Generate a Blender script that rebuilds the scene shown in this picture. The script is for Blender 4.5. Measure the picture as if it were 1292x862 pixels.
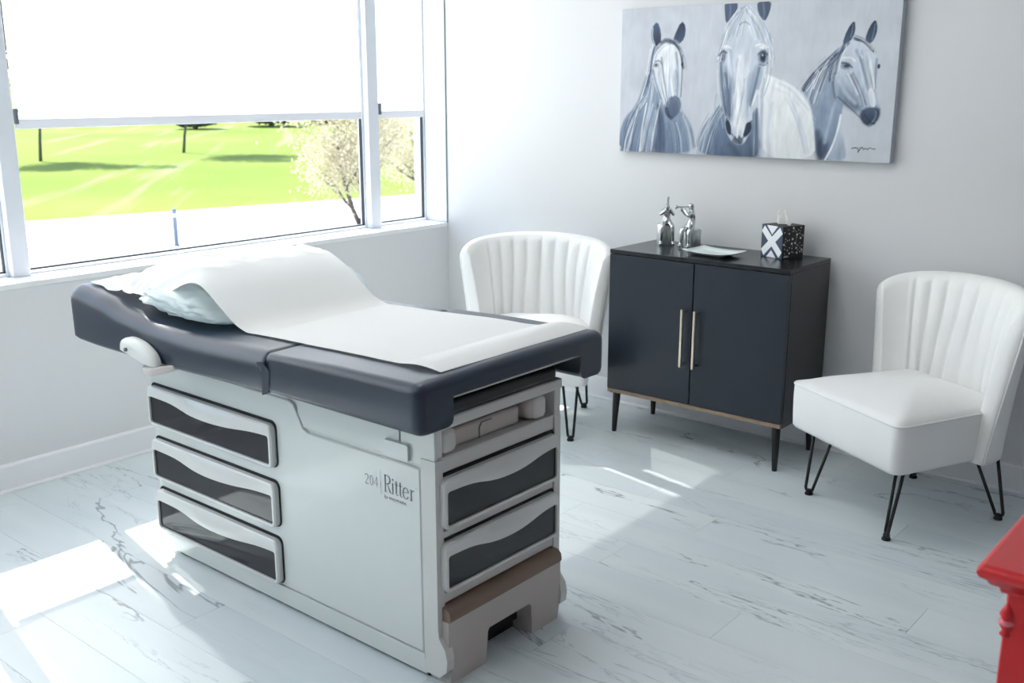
import bpy, bmesh, math, random
import numpy as np
from mathutils import Vector, Matrix, noise

for o in list(bpy.data.objects):
    bpy.data.objects.remove(o, do_unlink=True)
scene = bpy.context.scene
COL = scene.collection
R = math.radians

# ------------------------------------------------------------ camera
cd = bpy.data.cameras.new('camera')
cam = bpy.data.objects.new('camera', cd)
COL.objects.link(cam)
cam.location = (3.7333, -3.9397, 1.457)
cam.rotation_euler = (math.pi / 2 - 0.2419, 0, 0.6962)
cd.sensor_fit = 'HORIZONTAL'
cd.sensor_width = 36.0
cd.lens = 1299.4 / 1292 * 36.0
cd.clip_start = 0.05
cd.clip_end = 2000
cd.dof.use_dof = True
cd.dof.focus_distance = 3.1
cd.dof.aperture_fstop = 5.6
scene.camera = cam

# ------------------------------------------------------------ sky, sun, exposure
SUN_DIR = Vector((0.855, -0.157, -1.0)).normalized()      # direction the sunlight travels
w = bpy.data.worlds.new('sky')
scene.world = w
w.use_nodes = True
nt = w.node_tree
nt.nodes.clear()
wo = nt.nodes.new('ShaderNodeOutputWorld')
wb = nt.nodes.new('ShaderNodeBackground')
sk = nt.nodes.new('ShaderNodeTexSky')
sk.sky_type = 'NISHITA'
sk.sun_disc = False
sk.sun_elevation = math.asin(-SUN_DIR.z)
sk.sun_rotation = math.atan2(-SUN_DIR.x, -SUN_DIR.y)
sk.air_density = 1.0
sk.dust_density = 1.5
sk.ozone_density = 1.0
wb.inputs['Strength'].default_value = 0.5
nt.links.new(sk.outputs[0], wb.inputs[0])
nt.links.new(wb.outputs[0], wo.inputs[0])

sd = bpy.data.lights.new('sun', 'SUN')
sd.energy = 12.5
sd.angle = R(0.53)
sd.color = (1.0, 0.97, 0.93)
sun = bpy.data.objects.new('sun', sd)
COL.objects.link(sun)
sun.rotation_euler = SUN_DIR.to_track_quat('-Z', 'Y').to_euler()
sun.location = (-20, 4, 24)

vs = scene.view_settings
vs.view_transform = 'Standard'
vs.look = 'None'
vs.gamma = 1.0
vs.use_curve_mapping = False
vs.exposure = 0.06
LAMP = 6.0            # emission strength of the ceiling panels

# ------------------------------------------------------------ materials
def srgb(r, g, b):
    f = lambda c: (c / 12.92 if c <= 0.04045 else ((c + 0.055) / 1.055) ** 2.4)
    return (f(r / 255), f(g / 255), f(b / 255), 1)

MATS = {}
def mat(name, col, rough=0.5, metal=0.0, var=0.0, vscale=8.0, bump=0.0, bscale=60.0, coat=0.0, spec=0.5, trans=None, stretch=None):
    m = bpy.data.materials.new(name)
    m.use_nodes = True
    n = m.node_tree.nodes
    l = m.node_tree.links
    b = n['Principled BSDF']
    b.inputs['Base Color'].default_value = col
    b.inputs['Roughness'].default_value = rough
    b.inputs['Metallic'].default_value = metal
    b.inputs['Specular IOR Level'].default_value = spec
    b.inputs['Coat Weight'].default_value = coat
    b.inputs['Coat Roughness'].default_value = 0.10
    tc = n.new('ShaderNodeTexCoord')
    mp = n.new('ShaderNodeMapping')
    if stretch:
        mp.inputs['Scale'].default_value = stretch
    l.new(tc.outputs['Object'], mp.inputs['Vector'])
    if var > 0:
        t = n.new('ShaderNodeTexNoise')
        t.inputs['Scale'].default_value = vscale
        t.inputs['Detail'].default_value = 4
        l.new(mp.outputs[0], t.inputs['Vector'])
        mr = n.new('ShaderNodeMapRange')
        mr.inputs['From Min'].default_value = 0.3
        mr.inputs['From Max'].default_value = 0.7
        mr.inputs['To Min'].default_value = 1 - var
        mr.inputs['To Max'].default_value = 1 + var
        l.new(t.outputs['Fac'], mr.inputs['Value'])
        mx = n.new('ShaderNodeMix')
        mx.data_type = 'RGBA'
        mx.blend_type = 'MULTIPLY'
        mx.inputs['Factor'].default_value = 1.0
        mx.inputs[6].default_value = col
        l.new(mr.outputs[0], mx.inputs[7])
        l.new(mx.outputs[2], b.inputs['Base Color'])
    if bump > 0:
        t2 = n.new('ShaderNodeTexNoise')
        t2.inputs['Scale'].default_value = bscale
        t2.inputs['Detail'].default_value = 3
        l.new(mp.outputs[0], t2.inputs['Vector'])
        bp = n.new('ShaderNodeBump')
        bp.inputs['Strength'].default_value = bump
        bp.inputs['Distance'].default_value = 0.004
        l.new(t2.outputs['Fac'], bp.inputs['Height'])
        l.new(bp.outputs[0], b.inputs['Normal'])
    if trans:
        tr = n.new('ShaderNodeBsdfTranslucent')
        tr.inputs['Color'].default_value = col
        ms = n.new('ShaderNodeMixShader')
        ms.inputs[0].default_value = trans
        out = n['Material Output']
        l.new(b.outputs[0], ms.inputs[1])
        l.new(tr.outputs[0], ms.inputs[2])
        l.new(ms.outputs[0], out.inputs['Surface'])
    MATS[name] = m
    return m

mat('wall_paint', srgb(222, 223, 224), 0.75, var=0.012, vscale=2, bump=0.08, bscale=180)
mat('low_bounce_paint', srgb(150, 154, 160), 0.75, var=0.012, vscale=2, bump=0.08, bscale=180)  # darker grey made up for the unseen walls to reduce bounced fill
mat('ceiling_paint', srgb(216, 217, 218), 0.9, bump=0.1, bscale=90)
mat('trim_white', srgb(240, 241, 243), 0.45, var=0.01)
mat('sill_white', srgb(238, 239, 240), 0.5, var=0.01)
mat('frame_white', srgb(226, 231, 238), 0.4, var=0.01)
mat('gasket', srgb(30, 42, 48), 0.6)
mat('corner_bead', srgb(120, 136, 136), 0.4)
mat('hem', srgb(236, 238, 242), 0.5, trans=0.15)
mat('plastic_grey', srgb(110, 118, 128), 0.4)
mat('chain', srgb(205, 208, 212), 0.35)
mat('subfloor', srgb(120, 124, 128), 0.8)
mat('body_paint', srgb(212, 217, 214), 0.35, var=0.01, coat=0.5)
mat('frame_paint', srgb(208, 208, 204), 0.38, var=0.01, coat=0.15)
mat('drawer_paint', srgb(216, 217, 214), 0.3, var=0.01, coat=0.3)
mat('insert_dark', srgb(27, 26, 32), 0.06, var=0.04, spec=0.5)
mat('shadow_gap', srgb(26, 27, 30), 0.7)  # near-black colour standing in for shade in gaps and recesses
mat('vinyl', srgb(20, 35, 56), 0.34, var=0.05, vscale=5, bump=0.12, bscale=420, spec=0.65)
mat('vinyl_dark', srgb(24, 24, 28), 0.5, bump=0.1, bscale=300)
mat('tread_brown', srgb(128, 108, 94), 0.6, var=0.06, bump=0.2, bscale=250)
mat('step_grey', srgb(190, 184, 178), 0.5, var=0.02)
mat('print_grey', srgb(112, 118, 124), 0.5)
mat('paper', srgb(243, 244, 243), 0.8, var=0.01, vscale=3, bump=0.10, bscale=14, trans=0.25)
mat('pillow_cover', srgb(222, 236, 239), 0.45, var=0.03, bump=0.9, bscale=18, trans=0.3)
mat('leather_white', srgb(243, 243, 241), 0.42, var=0.012, vscale=6, bump=0.10, bscale=260)
mat('black_metal', srgb(18, 18, 20), 0.4)
mat('black_rubber', srgb(14, 14, 15), 0.7)
mat('cabinet_black', srgb(25, 33, 45), 0.40, var=0.04, vscale=14, bump=0.03, bscale=200)
mat('cabinet_gloss', srgb(24, 27, 33), 0.24, var=0.04, vscale=14, bump=0.02, bscale=200)
mat('raw_wood', srgb(150, 130, 108), 0.7, var=0.22, vscale=90, stretch=(0.3, 1, 2))
mat('brass', srgb(208, 196, 178), 0.3, metal=1.0, var=0.03)
mat('silver', srgb(205, 208, 208), 0.2, metal=1.0, var=0.12, vscale=60, bump=0.2, bscale=90)
mat('silver_base', srgb(196, 202, 202), 0.3, metal=0.85, var=0.15, vscale=45, bump=0.25, bscale=70)
mat('dish_mint', srgb(226, 238, 235), 0.2, coat=0.3)
mat('box_navy', srgb(58, 74, 96), 0.5)
mat('box_white', srgb(238, 242, 248), 0.5)
mat('box_black', srgb(22, 22, 26), 0.5)
mat('box_dot', srgb(226, 222, 214), 0.5)
mat('tissue', srgb(240, 240, 236), 0.9, trans=0.3, bump=0.15, bscale=60)
mat('canvas_edge', srgb(188, 194, 204), 0.85, bump=0.2, bscale=400)
mat('red_paint', srgb(206, 16, 26), 0.35, var=0.06, vscale=12, coat=0.25, bump=0.05, bscale=40)
mat('worn_red', srgb(232, 130, 140), 0.6, var=0.25, vscale=80)
mat('pavement', srgb(226, 224, 220), 0.9, var=0.04, vscale=0.6)
mat('kerb', srgb(236, 234, 230), 0.9)
mat('bark', srgb(96, 84, 78), 0.9, var=0.2, vscale=6)
mat('blossom', srgb(204, 196, 168), 0.8, var=0.12, vscale=3, trans=0.4)
mat('leaf_dark', srgb(70, 100, 52), 0.8, var=0.25, vscale=2, trans=0.2)
mat('bollard_grey', srgb(120, 128, 142), 0.5)
mat('metal_white', srgb(232, 232, 230), 0.4)

def emission(name, col, s):
    m = bpy.data.materials.new(name)
    m.use_nodes = True
    b = m.node_tree.nodes['Principled BSDF']
    b.inputs['Base Color'].default_value = col
    b.inputs['Emission Color'].default_value = col
    b.inputs['Emission Strength'].default_value = s
    MATS[name] = m
emission('lamp_diffuser', (1.0, 0.985, 0.96, 1), LAMP)

def glass_mat():
    m = bpy.data.materials.new('window_glass')
    m.use_nodes = True
    n = m.node_tree.nodes
    l = m.node_tree.links
    n.clear()
    out = n.new('ShaderNodeOutputMaterial')
    tr = n.new('ShaderNodeBsdfTransparent')
    tr.inputs[0].default_value = (0.965, 0.985, 0.975, 1)
    gl = n.new('ShaderNodeBsdfGlossy')
    gl.inputs['Roughness'].default_value = 0.02
    fr = n.new('ShaderNodeFresnel')
    fr.inputs[0].default_value = 1.45
    ms = n.new('ShaderNodeMixShader')
    l.new(fr.outputs[0], ms.inputs[0])
    l.new(tr.outputs[0], ms.inputs[1])
    l.new(gl.outputs[0], ms.inputs[2])
    l.new(ms.outputs[0], out.inputs[0])
    MATS['window_glass'] = m
glass_mat()

def shade_mat():
    # white open-weave roller fabric: scatters most light, lets a little straight through the holes
    m = bpy.data.materials.new('shade_fabric')
    m.use_nodes = True
    n = m.node_tree.nodes
    l = m.node_tree.links
    n.clear()
    out = n.new('ShaderNodeOutputMaterial')
    df = n.new('ShaderNodeBsdfDiffuse')
    tl = n.new('ShaderNodeBsdfTranslucent')
    tp = n.new('ShaderNodeBsdfTransparent')
    tex = n.new('ShaderNodeTexNoise')
    tex.inputs['Scale'].default_value = 220
    cr = n.new('ShaderNodeMapRange')
    cr.inputs['To Min'].default_value = 0.93
    cr.inputs['To Max'].default_value = 0.97
    cc = n.new('ShaderNodeCombineColor')
    l.new(tex.outputs['Fac'], cr.inputs[0])
    for k in range(3):
        l.new(cr.outputs[0], cc.inputs[k])
    l.new(cc.outputs[0], df.inputs[0])
    l.new(cc.outputs[0], tl.inputs[0])
    a = n.new('ShaderNodeMixShader')
    a.inputs[0].default_value = 0.62
    b = n.new('ShaderNodeMixShader')
    b.inputs[0].default_value = 0.09
    l.new(df.outputs[0], a.inputs[1])
    l.new(tl.outputs[0], a.inputs[2])
    l.new(a.outputs[0], b.inputs[1])
    l.new(tp.outputs[0], b.inputs[2])
    l.new(b.outputs[0], out.inputs[0])
    MATS['shade_fabric'] = m
shade_mat()

def plank_mat():
    m = bpy.data.materials.new('marble_plank')
    m.use_nodes = True
    n = m.node_tree.nodes
    l = m.node_tree.links
    b = n['Principled BSDF']
    tc = n.new('ShaderNodeTexCoord')
    oi = n.new('ShaderNodeObjectInfo')
    mul = n.new('ShaderNodeVectorMath'); mul.operation = 'MULTIPLY_ADD'
    cmb = n.new('ShaderNodeCombineXYZ')
    for k in range(3):
        l.new(oi.outputs['Random'], cmb.inputs[k])
    mul.inputs[1].default_value = (37.0, 71.0, 13.0)
    l.new(cmb.outputs[0], mul.inputs[0])
    l.new(tc.outputs['Object'], mul.inputs[2])
    rot = n.new('ShaderNodeMapping')
    rot.inputs['Rotation'].default_value = (0, 0, R(13))
    rot.inputs['Scale'].default_value = (0.46, 2.5, 1.0)
    l.new(mul.outputs[0], rot.inputs['Vector'])
    def vein(scale, detail, dist, width, seed):
        t = n.new('ShaderNodeTexNoise')
        t.inputs['Scale'].default_value = scale
        t.inputs['Detail'].default_value = detail
        t.inputs['Roughness'].default_value = 0.62
        t.inputs['Distortion'].default_value = dist
        o = n.new('ShaderNodeVectorMath'); o.operation = 'ADD'
        o.inputs[1].default_value = (seed, seed * 1.7, 0)
        l.new(rot.outputs[0], o.inputs[0])
        l.new(o.outputs[0], t.inputs['Vector'])
        s = n.new('ShaderNodeMath'); s.operation = 'SUBTRACT'; s.inputs[1].default_value = 0.5
        l.new(t.outputs['Fac'], s.inputs[0])
        ab = n.new('ShaderNodeMath'); ab.operation = 'ABSOLUTE'
        l.new(s.outputs[0], ab.inputs[0])
        mr = n.new('ShaderNodeMapRange')
        mr.interpolation_type = 'SMOOTHSTEP'
        mr.inputs['From Min'].default_value = 0.0
        mr.inputs['From Max'].default_value = width
        mr.inputs['To Min'].default_value = 1.0
        mr.inputs['To Max'].default_value = 0.0
        l.new(ab.outputs[0], mr.inputs[0])
        return mr.outputs[0]
    def mask(scale, lo, hi, seed):
        t = n.new('ShaderNodeTexNoise')
        t.inputs['Scale'].default_value = scale
        t.inputs['Detail'].default_value = 2
        o = n.new('ShaderNodeVectorMath'); o.operation = 'ADD'
        o.inputs[1].default_value = (seed, -seed, 3)
        l.new(rot.outputs[0], o.inputs[0])
        l.new(o.outputs[0], t.inputs['Vector'])
        mr = n.new('ShaderNodeMapRange')
        mr.interpolation_type = 'SMOOTHSTEP'
        mr.inputs['From Min'].default_value = lo
        mr.inputs['From Max'].default_value = hi
        l.new(t.outputs['Fac'], mr.inputs[0])
        return mr.outputs[0]
    def mulm(a, bb):
        q = n.new('ShaderNodeMath'); q.operation = 'MULTIPLY'
        l.new(a, q.inputs[0])
        if isinstance(bb, float):
            q.inputs[1].default_value = bb
        else:
            l.new(bb, q.inputs[1])
        return q.outputs[0]
    def mix(col_a, fac, col_b):
        q = n.new('ShaderNodeMix'); q.data_type = 'RGBA'
        l.new(fac, q.inputs['Factor'])
        if isinstance(col_a, tuple):
            q.inputs[6].default_value = col_a
        else:
            l.new(col_a, q.inputs[6])
        q.inputs[7].default_value = col_b
        return q.outputs[2]
    base = mix(srgb(221, 230, 231), mask(2.2, 0.35, 0.7, 5.0), srgb(212, 222, 225))
    rnd = n.new('ShaderNodeMapRange')
    rnd.inputs['To Min'].default_value = 0.0
    rnd.inputs['To Max'].default_value = 0.30
    l.new(oi.outputs['Random'], rnd.inputs[0])
    base = mix(base, rnd.outputs[0], srgb(208, 219, 223))
    base = mix(base, mulm(vein(1.5, 5, 1.0, 0.055, 11.0), mulm(mask(1.3, 0.45, 0.65, 2.0), 0.14)), srgb(196, 203, 210))
    base = mix(base, mulm(vein(2.6, 6, 1.4, 0.016, 29.0), mulm(mask(1.7, 0.50, 0.68, 9.0), 0.5)), srgb(140, 152, 162))
    base = mix(base, mulm(vein(1.1, 6, 0.55, 0.008, 51.0), mulm(mask(1.1, 0.49, 0.63, 17.0), 0.7)), srgb(96, 110, 122))
    l.new(base, b.inputs['Base Color'])
    b.inputs['Roughness'].default_value = 0.34
    b.inputs['Specular IOR Level'].default_value = 0.45
    t2 = n.new('ShaderNodeTexNoise')
    t2.inputs['Scale'].default_value = 30
    l.new(rot.outputs[0], t2.inputs['Vector'])
    bp = n.new('ShaderNodeBump')
    bp.inputs['Strength'].default_value = 0.06
    bp.inputs['Distance'].default_value = 0.003
    l.new(t2.outputs['Fac'], bp.inputs['Height'])
    l.new(bp.outputs[0], b.inputs['Normal'])
    MATS['marble_plank'] = m
plank_mat()

def lawn_mat():
    m = bpy.data.materials.new('lawn')
    m.use_nodes = True
    n = m.node_tree.nodes
    l = m.node_tree.links
    b = n['Principled BSDF']
    b.inputs['Roughness'].default_value = 0.95
    b.inputs['Specular IOR Level'].default_value = 0.1
    tc = n.new('ShaderNodeTexCoord')
    t = n.new('ShaderNodeTexNoise'); t.inputs['Scale'].default_value = 0.08; t.inputs['Detail'].default_value = 6
    l.new(tc.outputs['Object'], t.inputs['Vector'])
    r = n.new('ShaderNodeValToRGB')
    r.color_ramp.elements[0].position = 0.35; r.color_ramp.elements[0].color = srgb(102, 122, 44)
    r.color_ramp.elements[1].position = 0.68; r.color_ramp.elements[1].color = srgb(118, 135, 58)
    l.new(t.outputs['Fac'], r.inputs[0])
    m0 = n.new('ShaderNodeMapping'); m0.inputs['Rotation'].default_value = (0, 0, R(-140))
    l.new(tc.outputs['Object'], m0.inputs['Vector'])
    mp = n.new('ShaderNodeMapping'); mp.inputs['Scale'].default_value = (0.03, 0.55, 1)
    l.new(m0.outputs[0], mp.inputs['Vector'])
    t2 = n.new('ShaderNodeTexNoise'); t2.inputs['Scale'].default_value = 1.0; t2.inputs['Detail'].default_value = 3
    l.new(mp.outputs[0], t2.inputs['Vector'])
    mr = n.new('ShaderNodeMapRange'); mr.inputs['From Min'].default_value = 0.56; mr.inputs['From Max'].default_value = 0.72; mr.inputs['To Max'].default_value = 0.55
    l.new(t2.outputs['Fac'], mr.inputs[0])
    q = n.new('ShaderNodeMix'); q.data_type = 'RGBA'
    l.new(mr.outputs[0], q.inputs['Factor'])
    l.new(r.outputs[0], q.inputs[6])
    q.inputs[7].default_value = srgb(150, 164, 124)
    l.new(q.outputs[2], b.inputs['Base Color'])
    MATS['lawn'] = m
lawn_mat()

def attr_mat():
    m = bpy.data.materials.new('painted_canvas')
    m.use_nodes = True
    n = m.node_tree.nodes
    l = m.node_tree.links
    b = n['Principled BSDF']
    a = n.new('ShaderNodeAttribute'); a.attribute_name = 'paint'
    l.new(a.outputs['Color'], b.inputs['Base Color'])
    b.inputs['Roughness'].default_value = 0.7
    b.inputs['Specular IOR Level'].default_value = 0.25
    tc = n.new('ShaderNodeTexCoord')
    t = n.new('ShaderNodeTexNoise'); t.inputs['Scale'].default_value = 350
    l.new(tc.outputs['Object'], t.inputs['Vector'])
    bp = n.new('ShaderNodeBump'); bp.inputs['Strength'].default_value = 0.15; bp.inputs['Distance'].default_value = 0.002
    l.new(t.outputs['Fac'], bp.inputs['Height'])
    l.new(bp.outputs[0], b.inputs['Normal'])
    MATS['painted_canvas'] = m
attr_mat()

# ------------------------------------------------------------ geometry helpers
class MB:
    """collects shapes, builds ONE mesh object"""
    def __init__(s):
        s.v = []; s.f = []; s.sm = []
    def add(s, vs, fs, smooth=False):
        k = len(s.v)
        s.v += [tuple(p) for p in vs]
        s.f += [tuple(i + k for i in f) for f in fs]
        s.sm += [smooth] * len(fs)
        return s
    def bm(s, b, smooth=False):
        b.verts.index_update()
        b.normal_update()
        k = len(s.v)
        s.v += [tuple(v.co) for v in b.verts]
        for f in b.faces:
            s.f.append(tuple(v.index + k for v in f.verts))
            s.sm.append(smooth and max(abs(c) for c in f.normal) < 0.9995)      # keep the flat faces flat
        b.free()
        return s
    def box(s, x0, x1, y0, y1, z0, z1, bev=0.0, seg=2, M=None):
        b = bmesh.new()
        bmesh.ops.create_cube(b, size=1)
        for v in b.verts:
            v.co = Vector((x0 + (v.co.x + .5) * (x1 - x0), y0 + (v.co.y + .5) * (y1 - y0), z0 + (v.co.z + .5) * (z1 - z0)))
        if bev > 0:
            bmesh.ops.bevel(b, geom=b.edges[:], offset=bev, segments=seg, profile=0.5, affect='EDGES')
        if M is not None:
            b.transform(M)
        return s.bm(b, bev > 0)
    def tube(s, pts, rad, n=8, closed=False, caps=True):
        P = [Vector(p) for p in pts]
        rs = rad if isinstance(rad, (list, tuple)) else [rad] * len(P)
        vs, fs = [], []
        up = None
        for i, p in enumerate(P):
            if closed:
                d = P[(i + 1) % len(P)] - P[i - 1]
            else:
                d = P[min(i + 1, len(P) - 1)] - P[max(i - 1, 0)]
            d.normalize()
            if up is None:
                up = Vector((0, 0, 1)) if abs(d.z) < .9 else Vector((1, 0, 0))
            a = d.cross(up)
            if a.length < 1e-5:
                a = d.orthogonal()
            a.normalize()
            bb = a.cross(d).normalized()
            up = bb
            for k in range(n):
                t = 2 * math.pi * k / n
                vs.append(p + (a * math.cos(t) + bb * math.sin(t)) * rs[i])
        m = len(P)
        for i in range(m if closed else m - 1):
            j = (i + 1) % m
            for k in range(n):
                k2 = (k + 1) % n
                fs.append((i * n + k, i * n + k2, j * n + k2, j * n + k))
        if caps and not closed:
            fs.append(tuple(range(n))[::-1])
            fs.append(tuple((m - 1) * n + k for k in range(n)))
        return s.add(vs, fs, True)
    def lathe(s, prof, c=(0, 0, 0), n=24):
        vs, fs = [], []
        for (r, z) in prof:
            for k in range(n):
                t = 2 * math.pi * k / n
                vs.append((c[0] + r * math.cos(t), c[1] + r * math.sin(t), c[2] + z))
        for i in range(len(prof) - 1):
            for k in range(n):
                k2 = (k + 1) % n
                fs.append((i * n + k, i * n + k2, (i + 1) * n + k2, (i + 1) * n + k))
        fs.append(tuple(range(n))[::-1])
        fs.append(tuple((len(prof) - 1) * n + k for k in range(n)))
        return s.add(vs, fs, True)
    def prism(s, poly, fn, d0, d1, smooth=False):
        """polygon (a,b) extruded from depth d0 to d1; fn(a,b,d)->xyz"""
        n = len(poly)
        vs = [fn(a, b, d0) for a, b in poly] + [fn(a, b, d1) for a, b in poly]
        fs = [tuple(range(n))[::-1], tuple(range(n, 2 * n))]
        fs += [(i, (i + 1) % n, n + (i + 1) % n, n + i) for i in range(n)]
        return s.add(vs, fs, smooth)
    def grid(s, rows, smooth=True, wrap=False):
        n = len(rows[0])
        vs = [p for r in rows for p in r]
        fs = []
        for i in range(len(rows) - 1):
            for k in range(n if wrap else n - 1):
                k2 = (k + 1) % n
                fs.append((i * n + k, i * n + k2, (i + 1) * n + k2, (i + 1) * n + k))
        return s.add(vs, fs, smooth)
    def build(s, name, material, parent=None, fix=True, auto=None):
        me = bpy.data.meshes.new(name)
        me.from_pydata(s.v, [], s.f)
        me.polygons.foreach_set('use_smooth', s.sm)
        if fix:
            b = bmesh.new(); b.from_mesh(me)
            bmesh.ops.recalc_face_normals(b, faces=b.faces[:])
            b.to_mesh(me); b.free()
        me.materials.append(MATS[material])
        if auto:
            try:
                me.set_sharp_from_angle(angle=R(auto))
            except Exception:
                pass
        o = bpy.data.objects.new(name, me)
        COL.objects.link(o)
        if parent is not None:
            o.parent = parent
        return o

def tag(o, label, cat, group=None, kind=None):
    if label: o['label'] = label
    if cat: o['category'] = cat
    if group: o['group'] = group
    if kind: o['kind'] = kind
    return o
def thing(name, loc, rz=0.0, label=None, cat=None, group=None):
    o = bpy.data.objects.new(name, None)
    o.empty_display_size = 0.1
    COL.objects.link(o)
    o.location = loc
    o.rotation_euler = (0, 0, rz)
    return tag(o, label, cat, group)
def struct(o, label=None):
    o['kind'] = 'structure'
    if label: o['label'] = label
    return o
def interp(x, T):
    if x <= T[0][0]: return T[0][1]
    for (a, va), (b, vb) in zip(T, T[1:]):
        if x <= b:
            t = (x - a) / (b - a)
            t = t * t * (3 - 2 * t) * 0.5 + t * 0.5
            return va + (vb - va) * t
    return T[-1][1]
def rrect(a0, a1, b0, b1, r, n=5):
    P = []
    for (cx, cy, s) in ((a1 - r, b1 - r, 0), (a0 + r, b1 - r, 90), (a0 + r, b0 + r, 180), (a1 - r, b0 + r, 270)):
        for k in range(n + 1):
            t = R(s + 90 * k / n)
            P.append((cx + r * math.cos(t), cy + r * math.sin(t)))
    return P

# ------------------------------------------------------------ the room
RX, RY, RZ = 4.45, -6.6, 2.7          # right wall, front wall, ceiling
ZS, ZH = 0.7687, 2.54                 # window sill and header
WY0, WY1 = -6.36, -0.006              # the long window opening in the left wall

fl = struct(MB().box(-0.25, RX + 0.12, RY - 0.12, 0.12, -0.16, -0.012).build('floor', 'subfloor'), 'pale marble look plank floor with grey veins')
random.seed(4)
PW, PL = 0.1835, 1.22
pm = MB().box(0.0003, PL - 0.0003, 0.0003, PW - 0.0003, -0.0119, 0.0, 0.0004, 1).build('plank', 'marble_plank', fl)
pmesh = pm.data
first = True
rowi = 0
y = -PW - 0.004
def clipped_plank(x0, x1, y0, y1):
    return MB().box(x0 + 0.0003 - x0, x1 - 0.0003 - x0, 0.0003, y1 - y0 - 0.0003, -0.0119, 0.0, 0.0004, 1)
offs = [0.15, 0.72, 0.33, 0.98, 0.52]
while y > RY - PW:
    x = 0.004 - offs[rowi % 5] - (0.07 * rowi) % 0.2
    while x < RX:
        a, bb = max(x, 0.004), min(x + PL, RX - 0.004)
        if bb - a > 0.03:
            y0 = max(y, RY + 0.004)
            if y + PW - y0 > 0.02:
                full = (bb - a) > PL - 0.001 and y0 == y
                if full and first:
                    o = pm; first = False
                elif full:
                    o = bpy.data.objects.new('plank', pmesh); COL.objects.link(o); o.parent = fl
                else:
                    o = clipped_plank(a, bb, y0, y + PW).build('plank', 'marble_plank', fl)
                o.location = (a, y0, 0)
        x += PL
    y -= PW
    rowi += 1

wl = MB()
wl.box(-0.24, 0, RY, 0.0, -0.16, ZS - 0.022)
wl.box(-0.24, 0, RY, 0.0, ZH, RZ)
wl.box(-0.24, 0, RY, WY0, ZS - 0.022, ZH)
struct(wl.build('wall_left', 'wall_paint'), 'pale grey painted wall below and above the window strip')
struct(MB().box(-0.24, RX + 0.12, 0.0, 0.12, -0.16, RZ).build('wall_back', 'wall_paint'), 'pale grey painted wall behind the cabinet')
struct(MB().box(RX, RX + 0.12, RY, 0.0, -0.16, RZ).build('wall_right', 'low_bounce_paint'), 'unseen wall in a mid grey made up to cut bounced light')
struct(MB().box(-0.24, RX + 0.12, RY - 0.12, RY, -0.16, RZ).build('wall_front', 'low_bounce_paint'), 'unseen wall in a mid grey made up to cut bounced light')
struct(MB().box(-0.24, RX + 0.12, RY - 0.12, 0.12, RZ, RZ + 0.1).build('ceiling', 'ceiling_paint'), 'white ceiling')

def baseboard(name, p, q, nrm):
    # profile: flat board with eased top and a small shoe strip at the floor
    prof = [(0, 0.0002), (0.02, 0.0002), (0.02, 0.005), (0.0165, 0.010), (0.012, 0.012), (0.012, 0.098), (0.009, 0.105), (0, 0.107)]
    p, q, nrm = Vector(p), Vector(q), Vector(nrm)
    vs = [p + nrm * a + Vector((0, 0, b)) for a, b in prof] + [q + nrm * a + Vector((0, 0, b)) for a, b in prof]
    n = len(prof)
    fs = [tuple(range(n)), tuple(range(n, 2 * n))[::-1]] + [(i, (i + 1) % n, n + (i + 1) % n, n + i) for i in range(n)]
    return struct(MB().add(vs, fs).build(name, 'trim_white'), 'white painted baseboard')
baseboard('baseboard_left', (0.0, RY, 0), (0.0, -0.02, 0), (1, 0, 0))
baseboard('baseboard_back', (0.0, 0.0, 0), (RX, 0.0, 0), (0, -1, 0))
baseboard('baseboard_right', (RX, RY, 0), (RX, -0.02, 0), (-1, 0, 0))

# window sill board, jamb, header return, corner bead
struct(MB().box(-0.168, 0.004, WY0, WY1, ZS - 0.022, ZS, 0.003, 2).build('trim_1', 'sill_white'), 'white window sill board')
struct(MB().box(-0.168, -0.002, -0.007, -0.0, ZS, ZH).build('trim_2', 'frame_white'), 'white jamb at the end of the window strip')
struct(MB().box(-0.002, 0.003, -0.005, -0.0005, ZS - 0.002, ZH).build('trim_3', 'corner_bead'), 'thin dark metal corner bead beside the jamb')

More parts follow.
